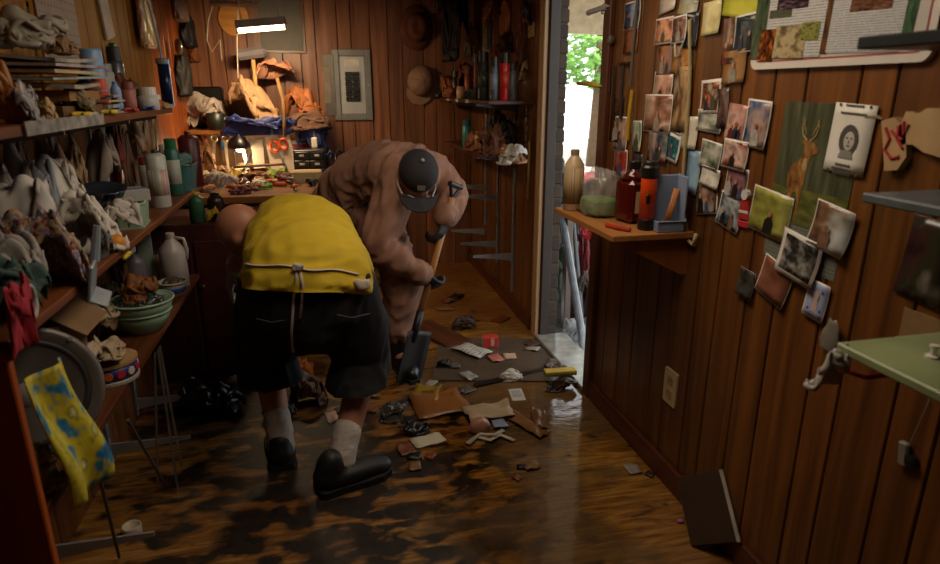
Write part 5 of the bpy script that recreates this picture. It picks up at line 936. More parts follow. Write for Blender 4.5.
for nm, lb, ct, px, w, h, z, y, col, sd, dz in (('white_rag', 'white rag on the workbench front left', 'rag', 217, 34, 18, ZB, 3.95, '#a89a8c', 1.2, 0), ('beige_sheet', 'beige crumpled sheet across the bench back', 'cloth', 262, 62, 10, ZB, 4.66, '#8a7450', 2.6, 0), ('rust_cloth', 'rusty orange rag on the bench', 'rag', 250, 34, 13, ZB, 4.1, '#8a5a34', 3.8, 0), ('green_wire_bundle', 'bright green wire bundle on the bench front', 'wire', 262, 14, 5, ZB, 3.85, '#5c8a34', 4.9, 0), ('red_cloth_roll', 'dark red cloth at the bench front edge', 'cloth', 236, 24, 8, ZB, 3.68, '#5a1c18', 6.4, 0), ('brown_sack', 'small brown sack at the back of the bench', 'sack', 205, 26, 36, ZB, 4.5, '#6a4420', 7.7, 0), ('yellow_sponge', 'dull yellow sponge left on the bench', 'sponge', 232, 14, 10, ZB, 4.28, '#a8842c', 8.8, 0)):
    bheap(nm, lb, ct, px, w, h, z, y, M(col, .7, var=.2), sd, .12, .4)
for i, (pts, col, lb) in enumerate((([(285, 172), (270, 178), (250, 184), (238, 188)], '#6a5440', 'long pale stick lying across the bench'), ([(250, 178), (262, 182), (278, 190), (288, 192)], '#c85a1c', 'orange hose piece curled on the bench'), ([(262, 186), (272, 196), (288, 197)], '#b84818', 'second orange hose piece nearer the yellow shirt'))):
    tube_thing([Vector((Bp(4.2 - i * .12, a, b).x, 4.2 - i * .12 - k * .03, ZB + [.10, .016, .015][i] + .0 * k)) for k, (a, b) in enumerate(pts)], .013 if i else .008, M(col, .5), 'hose' if i else 'stick', lb, 'hose' if i else 'stick')
t = thing('parts_drawer', 'small black drawer unit at the right of the bench', 'drawer unit', bspot(309, ZB, 4.35)); G().box((0, 0, .09), (.2, .16, .18), bev=.004).build('case', BLK, t)
for i in range(2):
    for j in range(3): d_ = G().box((-.048 + .096 * i, -.083, .035 + .055 * j), (.085, .008, .045), bev=.002).build('drawer', M('#2a2826', .3), t); G().box((0, 0, 0), (.03, .006, .012), bev=.001).build('label_tab', PW2, d_, mw=Matrix.Translation((-.048 + .096 * i, -.09, .035 + .055 * j)))
t = thing('cream_box', 'cream cardboard box under the black drawers edge', 'box', bspot(306, ZB, 4.08)); G().box((0, 0, .035), (.17, .14, .07), bev=.003).build('box', M('#a89468', .7), t)
G().box((0, -.02, .0705), (.17, .03, .001)).build('tape', M('#8a7040', .4), t)
t = thing('red_tin', 'round red tin on its side by the bench shelf post', 'tin', bspot(300, ZB + .0, 4.62)); G().lathe([(.05, 0), (.052, .004), (.052, .19), (.05, .2)], 20).build('body', M('#a8201c', .35), t, True); G().lathe([(.053, .195), (.054, .2), (.05, .215)], 20).build('lid', M('#b8b0a4', .4), t)
t = thing('hanging_pliers', 'red and white gripped tool hanging at the shelf post', 'tool', Bp(4.50, 315, 150)); G().box((0, 0, .05), (.04, .02, .07), bev=.006).build('white_grip', PW2, t); G().box((0, 0, -.05), (.045, .02, .12), bev=.006).build('red_grip', M('#8a1c18', .5), t); G().box((0, 0, -.16), (.05, .02, .1), bev=.006).build('lower_grip', M('#5a2018', .5), t); G().tube([(0, 0, .08), (0, .02, .16)], .003, 6).build('hanger', WR, t)
for k, (px, col, lb) in enumerate(((327, '#0e1a16', 'dark green umbrella stood at the right end of the bench'), (336, '#141a2a', 'navy blue umbrella stood beside the dark green one'))):
    x = Bp(4.4, px, 200).x; t = thing('umbrella', lb, 'umbrella', (x + .02, 4.35 + k * .12, 0)); G().lathe([(.006, .05), (.02, .1), (.035, .5), (.03, .78), (.012, .86)], 10).build('folded_canopy', M(col, .6), t, True); G().tube([(0, 0, 0), (0, 0, .1)], .005, 6).build('tip', STEEL, t); G().tube([(0, 0, .85), (0, 0, .98), (.02, 0, 1.01), (.04, 0, .985)], .009, 8).build('handle', BLK, t, True)
# teal basket and odds on the cabinet and far middle board
tub('teal_basket', 'teal plastic basket at the far end of the middle board', Vector((-.70, 3.28, Z2)), .2, .26, .12, M('#4a7a78', .5, var=.2), 'basket')
o = pile('teal_plastic', M('#5c7c74', .35, var=.3), (.17, .22, .14), 3.7); o.location = (-.70, 3.28, Z2 + .06); tag(o, 'teal plastic wrap stuffed in the far basket', 'plastic')
bottle('dark_bottle', 'dark brown squat bottle on the low cabinet', (-.52, 3.2, .8), .04, .13, M('#2a1a10', .3), BLK, .5, .55); bottle('green_bottle', 'green cleaner bottle on the low cabinet front', (-.60, 3.16, .8), .035, .14, M('#2c5a3c', .4), M('#c0a020', .4), .4, .5)
# ---------------------------------------------------------------- on the back wall
a, b = Bp(YB, 255, -8), Bp(YB, 305, 52); t = thing('framed_panel', 'dark glazed panel in a wooden frame behind the lamp', 'panel', mw=BACK(((a.x + b.x) / 2, YB - .001, (a.z + b.z) / 2))); w, h = b.x - a.x, a.z - b.z
G().prism(rrect(w, h, .004, 1), 0, .008).build('panel', M('#4a443c', .55, .1, .2), t)
for sx in (-1, 1): G().box((sx * w / 2, 0, .008), (.02, h + .02, .018), bev=.002).build('frame_bar', MW('#4a2a14', '#6a4020', 1), t)
for sy in (-1, 1): G().box((0, sy * h / 2, .0085), (w + .02, .02, .018), bev=.002).build('frame_bar', MW('#4a2a14', '#6a4020', 0), t)
a, b = Bp(YB, 331, 49), Bp(YB, 373, 120); w, h = b.x - a.x, a.z - b.z; GM = M('#7d7c7a', .4, .5, .15)
t = thing('breaker_panel', 'open grey electrical breaker panel on the back wall', 'breaker panel', mw=BACK(((a.x + b.x) / 2, YB - .001, (a.z + b.z) / 2)))
for sx in (-1, 1): G().box((sx * (w / 2 - .025), 0, .012), (.05, h, .024), bev=.004).build('frame_bar', GM, t)
for sy in (-1, 1): G().box((0, sy * (h / 2 - .025), .012), (w - .1, .05, .0235), bev=.004).build('frame_bar', GM, t)
G().box((0, 0, .004), (w - .1, h - .1, .006)).build('inner_plate', M('#a8a8a8', .35, .4, .1), t)
for i in range(2):
    for j in range(6): G().box((-.028 + .056 * i, -.10 + .036 * j, .016), (.05, .031, .02), bev=.003).build('breaker', BLK, t)
G().box((0, .16, .008), (.11, .05, .004)).build('data_plate', M('#c0bcb4', .4), t); G().lathe([(.006, .024), (.008, .026), (.008, .03)], 10, (w / 2 - .025, 0, 0)).build('screw', STEEL, t)
d_ = G().box((-w * .26, 0, .0), (w * .52, h * .86, .006), bev=.002).build('door', M('#55534f', .45, .4), t, mw=Matrix.Translation((-w / 2 + .012, 0, .027)) @ Matrix.Rotation(R(-22), 4, 'Y')); G().box((-w * .2, 0, .005), (w * .2, h * .5, .002)).build('index_card', M('#6a6054', .6), d_); G().box((-w * .48, 0, .006), (.014, .03, .008), bev=.002).build('latch', BLK, d_)
p = Bp(YB, 416, 28); t = thing('felt_hat', 'brown wide brimmed hat hung flat on the back wall', 'hat', mw=BACK((p.x, YB - .004, p.z), 0)); HB = M('#5a2c14', .8)
G().lathe([(.085, .012), (.125, .0), (.135, .006), (.134, .012), (.09, .018), (.086, .02), (.08, .07), (.06, .1), (.03, .095), (.001, .085)], 32, sx=.95, sy=1.2).build('hat_body', HB, t, True); G().lathe([(.0875, .02), (.0885, .024), (.086, .04), (.0845, .04)], 32, sx=.95, sy=1.2).build('hat_band', M('#3a1a0c', .7), t, True)
p = Bp(YB, 420, 85); t = thing('tan_baseball_hat', 'pale tan cap hung below the brown hat', 'cap', mw=BACK((p.x, YB - .003, p.z), -12)); TC = M('#8a6a54', .8, var=.15)
G().lathe([(.10, 0), (.105, .01), (.102, .05), (.08, .09), (.045, .11), (.002, .115)], 28, (0, .03, 0), sy=1.1).build('crown', TC, t, True); G().prism([(-.1, -.04), (-.09, -.1), (-.04, -.145), (.04, -.145), (.09, -.1), (.1, -.04), (.05, -.06), (-.05, -.06)], .01, .018).build('peak', TC, t); G().lathe([(.012, .11), (.012, .12), (.006, .124)], 10, (0, .03, 0)).build('button', TC, t)
for i in range(6): a = R(60 * i); G().tube([(.003 * math.cos(a), .03 + .003 * math.sin(a), .117), (.055 * math.cos(a), .03 + .06 * math.sin(a), .108), (.09 * math.cos(a), .03 + .1 * math.sin(a), .08), (.106 * math.cos(a), .03 + .116 * math.sin(a), .02)], .0018, 5).build('seam', M('#6a4e3c', .8), t)
# ---------------------------------------------------------------- shelves on the far right wall
RS = MW('#3a1a0c', '#5c3018', 1, .5, 18); XS = .90
za, zb2 = on(0, XS, 495, 101).z, on(0, XS, 495, 161).z
for z, y0, y1, lb in ((za, 3.45, 4.95, 'upper dark shelf on the far right wall'), (zb2, 3.62, 4.75, 'lower dark shelf on the far right wall')):
    t = thing('wall_shelf', lb, 'shelf'); G().box(((XS + XR) / 2, (y0 + y1) / 2, z - .011), (XR - XS, y1 - y0, .022), bev=.003).build('board', RS, t)
stds = []
for i, (px, lb) in enumerate(((486, 'farthest steel shelf rail with empty brackets on the right'), (498, 'middle steel shelf rail with empty brackets on the right'), (514, 'nearest steel shelf rail with an empty bracket on the right'))):
    y = on(0, XR, px, 230).y; t = thing('bracket_rail', lb, 'shelf rail', group='steel bracket rails of the far right wall'); zlo = [.42, .22, .12][i]; standard(t, y, XR, zlo, za - .03, -1)
    z2_ = on(0, XR, px, [232, 245, 258][i]).z; bracket(t, y, XR, z2_ + .03, -1, .26)
    if i < 2: bracket(t, y, XR, on(0, XR, px, [188, 198][i]).z + .03, -1, .26)
    bracket(t, y, XR, za - .022, -1, .24); bracket(t, y, XR, zb2 - .022, -1, .24)
def rspot(px, z, x):
    p = on(0, x, px, 150)
    for _ in range(6):
        d = Vector((x, p.y, z)) - CAM; py = 282 - FPX * d.dot(UP) / d.dot(FW); p = on(0, x, px, py)
    return Vector((x, p.y, z))
def rcan(name, lb, px, wpx, hpx, z, x, body, cap, band=None, cat='spray can', capfrac=.2):
    p = rspot(px, z, x); s = metres(p); h, r = hpx * s, wpx * s / 2; t = thing(name, lb, cat, p)
    G().lathe([(r * .93, 0), (r, h * .015), (r, h * (1 - capfrac - .05)), (r * .8, h * (1 - capfrac - .02))], 18).build('body', body, t, True); G().lathe([(r * .9, 0), (r * .88, h * capfrac), (r * .75, h * capfrac * 1.05)], 16, (0, 0, h * (1 - capfrac - .03))).build('cap', cap, t)
    if band: G().lathe([(r, h * .25), (r * 1.015, h * .25), (r * 1.015, h * .6), (r, h * .6)], 18).build('label_band', band, t, True)
rcan('spray_can', 'dark green and black spray can left of the row', 483, 11, 46, za, .96, M('#2a2e22', .35), BLK, MP(['#5a6048', '#1a1c14', '#8a8c78'], 5, .4)); rcan('spray_can', 'grey and blue capped spray can in the middle of the row', 494, 9, 42, za, .95, M('#4a4c50', .3), BLK, M('#7a808c', .4)); rcan('spray_can', 'red and yellow spray can right of the row', 504, 10, 46, za, 1.0, M('#a81418', .3), BLK, MP(['#b8a01c', '#a81418', '#8c1014'], 2, .4))
rcan('thin_bottle', 'thin copper coloured bottle beside the dark spray can', 476, 5, 44, za, .97, M('#8a3c24', .4), BLK); rcan('white_cup', 'small cream cup on the upper right shelf', 461, 9, 12, za, .94, M('#b08a68', .5), M('#a8805c', .5), None, 'cup', .1); rcan('teal_can', 'teal can on the lower right shelf', 467, 9, 28, zb2, .93, M('#1c7470', .35), M('#14585a', .4))
rcan('grey_spray_bottle', 'grey trigger bottle at the near end of the upper shelf', 512, 10, 36, za, 1.07, M('#5c5e60', .4), M('#3a3c40', .4), None, 'bottle')
rcan('yellow_bottle', 'yellow bottle among the leather on the lower shelf', 478, 7, 20, zb2, .95, M('#b8941c', .4), M('#8a6c14', .4), None, 'bottle')
for nm, lb, ct, px, w, h, z, x, col, sd in (('leather_hide', 'orange leather hide hanging off the lower right shelf', 'leather', 474, 36, 22, zb2, .93, '#7a3c14', 1.4), ('leather_bundle', 'tan leather bundle near the end of the lower shelf', 'leather', 508, 30, 18, zb2, .95, '#8a5a2c', 2.5), ('dark_satchel', 'black satchel stuffed on the lower right shelf', 'satchel', 499, 30, 44, zb2, 1.06, '#1c1512', 3.6), ('brown_satchel', 'brown satchel in front of the black one', 'satchel', 490, 22, 32, zb2, .94, '#5a2c12', 4.7), ('white_rag', 'white rag with yellow edge on the lower shelf', 'rag', 507, 18, 20, zb2, .92, '#a09a90', 5.8), ('leather_roll', 'orange leather roll at the far end of the upper shelf', 'leather', 448, 26, 24, za, .96, '#8a4414', 6.9), ('leather_pile', 'reddish leather pile behind the thin bottle', 'leather', 463, 34, 36, za, 1.06, '#6a2c12', 8.1), ('black_glove', 'black glove on the leather pile', 'glove', 471, 20, 14, za, .93, '#15110f', 9.2), ('grey_jar_cloth', 'dark grey rag at the far end by the hats', 'rag', 443, 18, 20, za, .93, '#3a3c3c', 2.8)):
    p = rspot(px, z, x); s = metres(p); o = pile(nm, M(col, .6, var=.3), (.16 if x < 1.0 else .2, w * s * 1.4, h * s), sd); o.location = (x + .02, p.y, z); tag(o, lb, ct)
ww = M('#b0b0a8', .5)
for i, (px, lb) in enumerate(((448, 'leftmost white price card on the upper shelf edge'), (457, 'middle white price card on the upper shelf edge'), (467, 'rightmost white price card on the upper shelf edge'))):
    p = rspot(px, za, XS); o = G().box((0, 0, 0), (.002, .09, .02)).build('price_card', ww); o.location = (XS - .0015, p.y, za - .011); tag(o, lb, 'card', 'white cards on the upper right shelf edge')
# hung above the upper shelf
def rhang(name, lb, ct, px, py, w, h, mat, sd, x=XR - .03, depth=.06):
    p = on(0, x, px, py); s = metres(p); o = pile(name, mat, (depth, w * s * 2.2, h * s), sd); o.location = (x, p.y, p.z - h * s / 2); return tag(o, lb, ct)
rhang('black_coat', 'long black coat hanging high at the far right corner', 'coat', 455, 20, 16, 80, M('#140c0a', .7), 1.9, .98, .2); rhang('dark_hat', 'black cap hung at the top of the far corner', 'cap', 441, 6, 14, 22, M('#1a1614', .6), 2.9, .95, .14)
rhang('white_strap_bundle', 'pale straps hung among the leather', 'straps', 487, 30, 8, 44, M('#8a7868', .6), 3.9); rhang('brown_holster', 'dark brown holster hung above the spray cans', 'holster', 506, 42, 13, 22, M('#3a160c', .5), 4.9); rhang('tan_pouch', 'tan pouch hung behind the red spray can', 'pouch', 515, 66, 9, 26, M('#8a5428', .6), 5.9)
rhang('red_leather', 'red brown leather strip hung at the top', 'leather', 497, 6, 12, 20, M('#4a1c10', .5), 6.9); rhang('blue_dark_bundle', 'dark blue bundle hung near the door casing', 'bundle', 527, 12, 8, 26, M('#1c2430', .5), 7.9); rhang('tan_mitt', 'small tan mitt hung low beside the spray cans', 'mitt', 473, 34, 7, 30, M('#8a5020', .6), 8.4)
p = on(0, XR - .01, 505, 20); t = thing('oval_plaque', 'oval golden wood plaque hung over the spray cans', 'plaque', mw=RIGHT((XR - .002, p.y, p.z))); G().lathe([(.10, 0), (.105, .006), (.10, .02), (.08, .024)], 26, sy=1.1).build('disc', MW('#8a4c18', '#b06c28', 1), t); G().box((0, -.14, .012), (.3, .05, .02), rot=(0, 0, .12), bev=.004).build('cross_bar', MW('#3a1408', '#4a1c0c', 0), t)
p = on(0, XR - .01, 531, 30); t = thing('cream_switch', 'square cream light switch beside the door casing', 'switch', mw=RIGHT((XR - .001, p.y, p.z))); G().box((0, 0, .006), (.09, .075, .012), bev=.003).build('plate', M('#a88a58', .5), t); G().box((0, 0, .014), (.015, .03, .012), bev=.002).build('toggle', M('#8a7044', .5), t)
p = on(0, XR - .01, 526, 120); t = thing('key_chain', 'hanging chain of keys beside the door casing', 'keys', mw=RIGHT((XR - .004, p.y, p.z))); 
for i in range(7): G().tube([(.012 * math.cos(a), .05 - .05 * i + .02 * math.sin(a), .004 * (i % 2)) for a in [k * .7 for k in range(10)]], .0035, 5, False).build('link', M('#8a8478', .35, .8), t)
G().box((0, -.34, .004), (.03, .06, .004), bev=.001).build('key', M('#a8a49c', .3, .9), t)
p = on(0, XR - .02, 528, 150); tag(G().tube([(XR - .012, p.y, p.z + .05), (XR - .014, p.y, p.z - .28)], .007, 8).build('yard_stick', M('#9c7a3c', .5)), 'short pale stick hanging under the key chain', 'stick')

for i, (px, py, col, lb, ct, nm, ln) in enumerate(((199, 150, '#a8742c', 'yellow handled screwdriver hanging left under the bench shelf', 'screwdriver', 'screwdriver', .16), (206, 146, '#8a2a1c', 'red handled screwdriver hanging under the bench shelf', 'screwdriver', 'screwdriver', .15), (222, 150, '#2c5a8a', 'blue handled screwdriver hanging by the thin spanner', 'screwdriver', 'screwdriver', .15), (234, 152, '#3a6ab0', 'bright blue screwdriver hanging behind the lamp', 'screwdriver', 'screwdriver', .16), (297, 150, '#1c1c1e', 'black handled awl hanging near the pattern pieces', 'awl', 'awl', .14), (290, 148, '#c8882c', 'amber handled chisel hanging near the pattern pieces', 'chisel', 'chisel', .15))):
    p = Bp(4.9, px, py); t = thing(nm, lb, ct, mw=BACK((p.x, 4.93, p.z)), group='hand tools hung under the bench shelf'); G().tube([(0, .07, 0), (0, .0, 0)], [.014, .011], 8).build('grip', M(col, .4), t, True); G().tube([(0, 0, 0), (0, -ln * .6, 0)], .004, 6).build('shank', WR, t); G().tube([(0, .07, 0), (0, .07, -.07)], .002, 5).build('peg', WR, t)
for px, w, h, y, col, lb, sd in ((196, 18, 14, 4.2, '#b09a74', 'cream rag beside the brown sack', 1.1), (222, 16, 12, 4.42, '#a8845c', 'amber wad behind the white bench rag', 2.2), (238, 22, 8, 3.78, '#8a5838', 'dull orange wad at the bench front', 3.3), (274, 20, 10, 4.35, '#7a8a3c', 'olive wad in the middle of the bench', 4.4), (284, 18, 12, 4.0, '#7a4838', 'brick red wad at the right of the bench', 5.5), (256, 16, 8, 3.95, '#d8cdb8', 'bright white wad under the lamp', 6.6), (312, 16, 10, 3.9, '#4a3a2a', 'brown wad at the bench right corner', 7.7)):
    bheap('rag_wad', lb, 'rag', px, w, h, ZB, y, M(col, .7, var=.2), sd, .08, .4)
rcan('black_can', 'black can at the far end of the upper right shelf', 455, 7, 26, za, 1.0, M('#1c1a18', .35), BLK); rcan('copper_can', 'copper can behind the cream cup', 468, 8, 30, za, 1.02, M('#7a3c1c', .4, .4), M('#5a2c14', .4)); rcan('white_tube', 'white tube among the leather on the lower shelf', 486, 6, 22, zb2, .94, M('#a8a098', .4), M('#b8901c', .4), None, 'tube')
for nm, lb, ct, px, py, w, h, col, sd in (('orange_hide', 'orange hide pinned over the upper right shelf', 'leather', 478, 66, 16, 30, '#8a4818', 1.3), ('tan_hide', 'tan hide pinned left of the oval plaque', 'leather', 488, 12, 14, 30, '#9a6228', 2.4), ('brown_strip', 'brown leather strip hanging by the key chain', 'leather', 521, 40, 6, 50, '#6a3414', 3.5), ('rust_pouch', 'rust coloured pouch under the oval plaque', 'pouch', 497, 56, 10, 22, '#7a3014', 4.6), ('cream_mitt', 'cream mitt hanging near the switch', 'mitt', 522, 70, 6, 20, '#9a7c54', 5.7), ('grey_ladle_bag', 'grey pouch hung over the leather pile', 'pouch', 467, 46, 10, 20, '#5a4a44', 6.8)):
    rhang(nm, lb, ct, px, py, w, h, M(col, .6, var=.25), sd)

rnd = random.Random(31); adj = ['grey', 'brown', 'black', 'cream', 'orange', 'steel', 'red', 'green']; cl = ['#6a6660', '#5a3418', '#141210', '#b0a07c', '#b0581c', '#8c8c90', '#8a2018', '#3c6a34']; wh = ['at the bench left', 'under the bench lamp', 'in the bench middle', 'at the bench right']
for wi in range(4):
    for ci in range(8):
        px = 205 + wi * 27 + rnd.uniform(-8, 10); y = 3.75 + (ci % 4) * .2 + rnd.uniform(-.04, .04); c = bspot(px, ZB, y); a = rnd.uniform(0, 6.28); L_ = rnd.uniform(.03, .08); d = Vector((math.cos(a), math.sin(a) * .6, 0)) * L_
        t = thing('small_hand_tool', 'small %s handled tool lying %s' % (adj[ci], wh[wi]), 'tool', c + Vector((0, 0, .012 + .012 * (ci % 3))), group='loose tools lying on the workbench'); G().tube([-d, Vector((0, 0, .004)), d * .2], [.008, .011, .009], 7).build('handle', M(cl[ci], .45), t, True); G().tube([d * .2, d * 1.3], .0045, 6).build('shank', WR, t)
# ---------------------------------------------------------------- the two people
def head(g, c, face, up, s=1.0):
    """a head at c looking along face: skull, jaw, nose, brow, ears"""
    f = Vector(face).normalized(); u = Vector(up); u = (u - f * u.dot(f)).normalized(); r = f.cross(u); c = Vector(c); rot = Matrix((r, f, u)).transposed()
    A = lambda x, y, z: c + (r * x + f * y + u * z) * s
    blob(g, A(0, -.012, .03), (.076 * s, .095 * s, .088 * s), rot); blob(g, A(0, .025, -.035), (.062 * s, .07 * s, .085 * s), rot); blob(g, A(0, .05, -.085), (.04 * s, .04 * s, .032 * s), rot)
    blob(g, A(0, .096, -.022), (.014 * s, .024 * s, .028 * s), rot); blob(g, A(0, .076, .022), (.05 * s, .02 * s, .014 * s), rot); blob(g, A(0, .085, -.062), (.026 * s, .014 * s, .012 * s), rot)
    for k in (-1, 1): blob(g, A(k * .08, -.005, -.012), (.011 * s, .024 * s, .034 * s), rot)
    return A
def hand(g, wrist, along, palm, side=1, grip=.5, s=1.0):
    """palm and five fingers, curled by grip"""
    a = Vector(along).normalized(); n = Vector(palm); n = (n - a * n.dot(a)).normalized(); r = a.cross(n) * side; w = Vector(wrist); rot = Matrix((r, a, n)).transposed()
    A = lambda x, y, z: w + (r * x + a * y + n * z) * s
    limb(g, [A(0, -.02, 0), A(0, .02, 0), A(0, .085, 0)], [(.03 * s, .02 * s), (.04 * s, .018 * s), (.042 * s, .014 * s)], side=r, n=14)
    for x, l in ((-.032, .078), (-.011, .088), (.011, .082), (.032, .064)):
        p = A(x, .085, 0); pts = [A(x * .9, .06, 0), p]; ang = 0; q = Vector((0, .085, 0))
        for k, f in enumerate((.45, .32, .23)): ang += grip * (1.15 if k else .9); q = q + Vector((0, math.cos(ang), math.sin(ang))) * l * f; pts.append(A(x, q.y, q.z))
        limb(g, pts, [.0095 * s, .0098 * s, .0092 * s, .0085 * s, .0075 * s], n=10)
    limb(g, [A(-.025, .015, .005), A(-.052, .045, .014 + .01 * grip), A(-.056, .072, .02 + .025 * grip), A(-.044, .092, .026 + .035 * grip)], [.013 * s, .0115 * s, .0105 * s, .008 * s], n=10)
SKIN = M('#b0765a', .5, var=.12, scale=6); SKIN2 = M('#a8705a', .5, var=.12, scale=6)
def shoe(parent, heel, toe, mat, sole, h=.075, w=.05):
    heel, toe = Vector(heel), Vector(toe); d = (toe - heel).normalized(); r = d.cross(Vector((0, 0, 1))).normalized(); L_ = (toe - heel).length; rot = Matrix((d, r, Vector((0, 0, 1)))).transposed()
    A = lambda x, y, z: heel + d * x * L_ + r * y + Vector((0, 0, z)); g = G()
    limb(g, [A(.12, 0, .052), A(.45, 0, .048), A(.8, 0, .042)], [(w * .82, .042), (w * .92, .042), (w * .8, .034)], side=r); blob(g, A(.13, 0, .06), (.05, w * .8, .05), rot); blob(g, A(.83, 0, .036), (.05, w * .85, .032), rot); limb(g, [A(.16, 0, .06), A(.2, 0, .115)], [(w * .8, .055), (w * .76, .05)], side=r)
    o = fuse(g, 'shoe', mat, parent, .008, 5); g = G(); pl = [(.0, .7), (.06, .95), (.3, .9), (.55, 1.05), (.8, 1.05), (.95, .7), (1, 0), (.95, -.7), (.8, -1.05), (.55, -1.0), (.3, -.8), (.06, -.9), (0, -.7)]
    g.prism([(a * L_, b * w) for a, b in pl], 0, .026, Matrix.Translation(heel) @ rot.to_4x4()); g.build('sole', sole, o)
    for k in range(4): g = G(); g.tube([A(.36 + .09 * k, -w * .5, .086 - k * .004), A(.38 + .09 * k, 0, .098 - k * .006), A(.36 + .09 * k, w * .5, .086 - k * .004)], .0032, 6); g.build('lace', M('#2a2a2c', .7), o)
    return o
# -- person in the yellow shirt, bending away from the camera
P1 = thing('person', 'person in yellow sleeveless shirt and long black shorts bending over', 'person', (-.08, 2.2, 0)); inv = Matrix.Translation((.08, -2.2, 0))
def local(o, parent):
    if o.parent == parent: o.matrix_parent_inverse = parent.matrix_basis.inverted()
    return o
lh, rh = (-.19, 2.21, .74), (.03, 2.19, .74); lk, rk = (-.262, 2.37, .43), (.095, 2.27, .42); la, ra = (-.232, 2.265, .10), (-.005, 2.085, .10)
trunk = [(-.085, 2.16, .755), (-.09, 2.28, .83), (-.10, 2.43, .875), (-.12, 2.57, .885), (-.135, 2.66, .87)]; trad = [(.195, .13), (.205, .135), (.195, .13), (.165, .12), (.13, .09)]
hc = Vector((-.318, 2.575, .855))
g = G(); th = [(a - .018, b - .018) for a, b in trad]; limb(g, trunk, th, (1, 0, 0)); limb(g, [lh, lk, la], [.095, .062, .042]); limb(g, [rh, rk, ra], [.095, .062, .042])
limb(g, [(-.17, 2.62, .885), (-.25, 2.61, .875), tuple(hc)], [.07, .062, .06]); Ah = head(g, hc, (-.35, .35, -.87), (-.85, .2, .3), 1.06)
limb(g, [(-.27, 2.57, .84), (-.36, 2.66, .74), (-.40, 2.72, .68)], [.062, .05, .034]); limb(g, [(.02, 2.58, .84), (.07, 2.78, .66), (.03, 2.9, .47)], [.062, .05, .034])
for c, t_ in ((la, (-.02, .2, -.075)), (ra, (.13, .02, -.09))): c = Vector(c); limb(g, [c, c + Vector((0, 0, -.03)), c + Vector(t_) * .7], [.04, .038, .025])
hand(g, (.03, 2.9, .47), (-.1, .2, -.9), (-.3, -.9, 0), 1, .5)
local(fuse(g, 'body', SKIN, P1, .010, 5), P1)
SHIRT = M('#b89c16', .85, var=.10, scale=18); g = G(); limb(g, trunk, trad, (1, 0, 0)); limb(g, [(-.215, 2.57, .86), (-.12, 2.6, .87), (-.02, 2.58, .855)], [.07, .09, .075]); limb(g, [(-.08, 2.13, .70), (-.08, 2.2, .79), (-.085, 2.28, .83)], [(.222, .165), (.222, .16), (.21, .145)], (1, 0, 0))
shirt = local(fuse(g, 'shirt', SHIRT, P1, .010, 3, .011, 9, (1, .3, -.2), 3.1, [((-.08, 2.0, .775), (-.10, -.25, -1))]), P1)
SHORT = M('#0f1117', .85, var=.2, scale=20); g = G(); limb(g, [(-.08, 2.2, .74), (-.08, 2.18, .70), (-.08, 2.18, .64)], [(.20, .13), (.215, .145), (.215, .145)], (1, 0, 0))
def lerp(a, b, t): return tuple(Vector(a).lerp(Vector(b), t))
limb(g, [lh, lerp(lh, lk, .5), lk, lerp(lk, la, .38)], [.128, .12, .108, .105]); limb(g, [rh, lerp(rh, rk, .5), rk, lerp(rk, ra, .38)], [.128, .12, .108, .105])
shorts = local(fuse(g, 'shorts', SHORT, P1, .010, 3, .016, 9, (.2, 0, 1), 7.7, [((0, 0, .325), (0, 0, -1))]), P1)
for s_, x in ((-1, -.2), (1, .06)): g = G(); g.tube([(x - .05, 2.03 if s_ > 0 else 2.05, .68), (x, 2.015 if s_ > 0 else 2.03, .67), (x + .06, 2.03 if s_ > 0 else 2.035, .675)], .003, 5); local(g.build('pocket_seam', M('#3a3c44', .8), shorts), P1); 
SOCK = M('#b4aaa2', .9, var=.08, bump=.4, scale=50)
for kn, an in ((lk, la), (rk, ra)): g = G(); limb(g, [lerp(kn, an, .74), lerp(kn, an, .87), an, tuple(Vector(an) - Vector((0, 0, .04)))], [.052, .05, .049, .05]); local(fuse(g, 'sock', SOCK, P1, .007, 3, .003, 20, (1, 0, 0), 2), P1)
BS = M('#121214', .55, var=.2); BSO = M('#0c0c0d', .7)
local(shoe(P1, (-.228, 2.20, 0), (-.262, 2.49, 0), BS, BSO, w=.058), P1); local(shoe(P1, (-.10, 2.025, 0), (.175, 2.125, 0), BS, BSO, w=.062), P1)
GLW = M('#a8a29c', .8, var=.1); g = G(); limb(g, [(-.385, 2.69, .705), (-.40, 2.72, .68)], [.04, .038]); hand(g, (-.40, 2.72, .68), (-.25, .1, -.8), (.8, .2, 0), -1, .4, 1.12); local(fuse(g, 'glove', GLW, P1, .006, 3), P1)
# respirator strap and dark mask round the lower face
g = G(); limb(g, [Ah(-.055, .05, -.06), Ah(0, .075, -.07), Ah(.055, .05, -.06)], [.035, .045, .035]); local(fuse(g, 'dust_mask', M('#1c1a1c', .6), P1, .008, 4), P1)
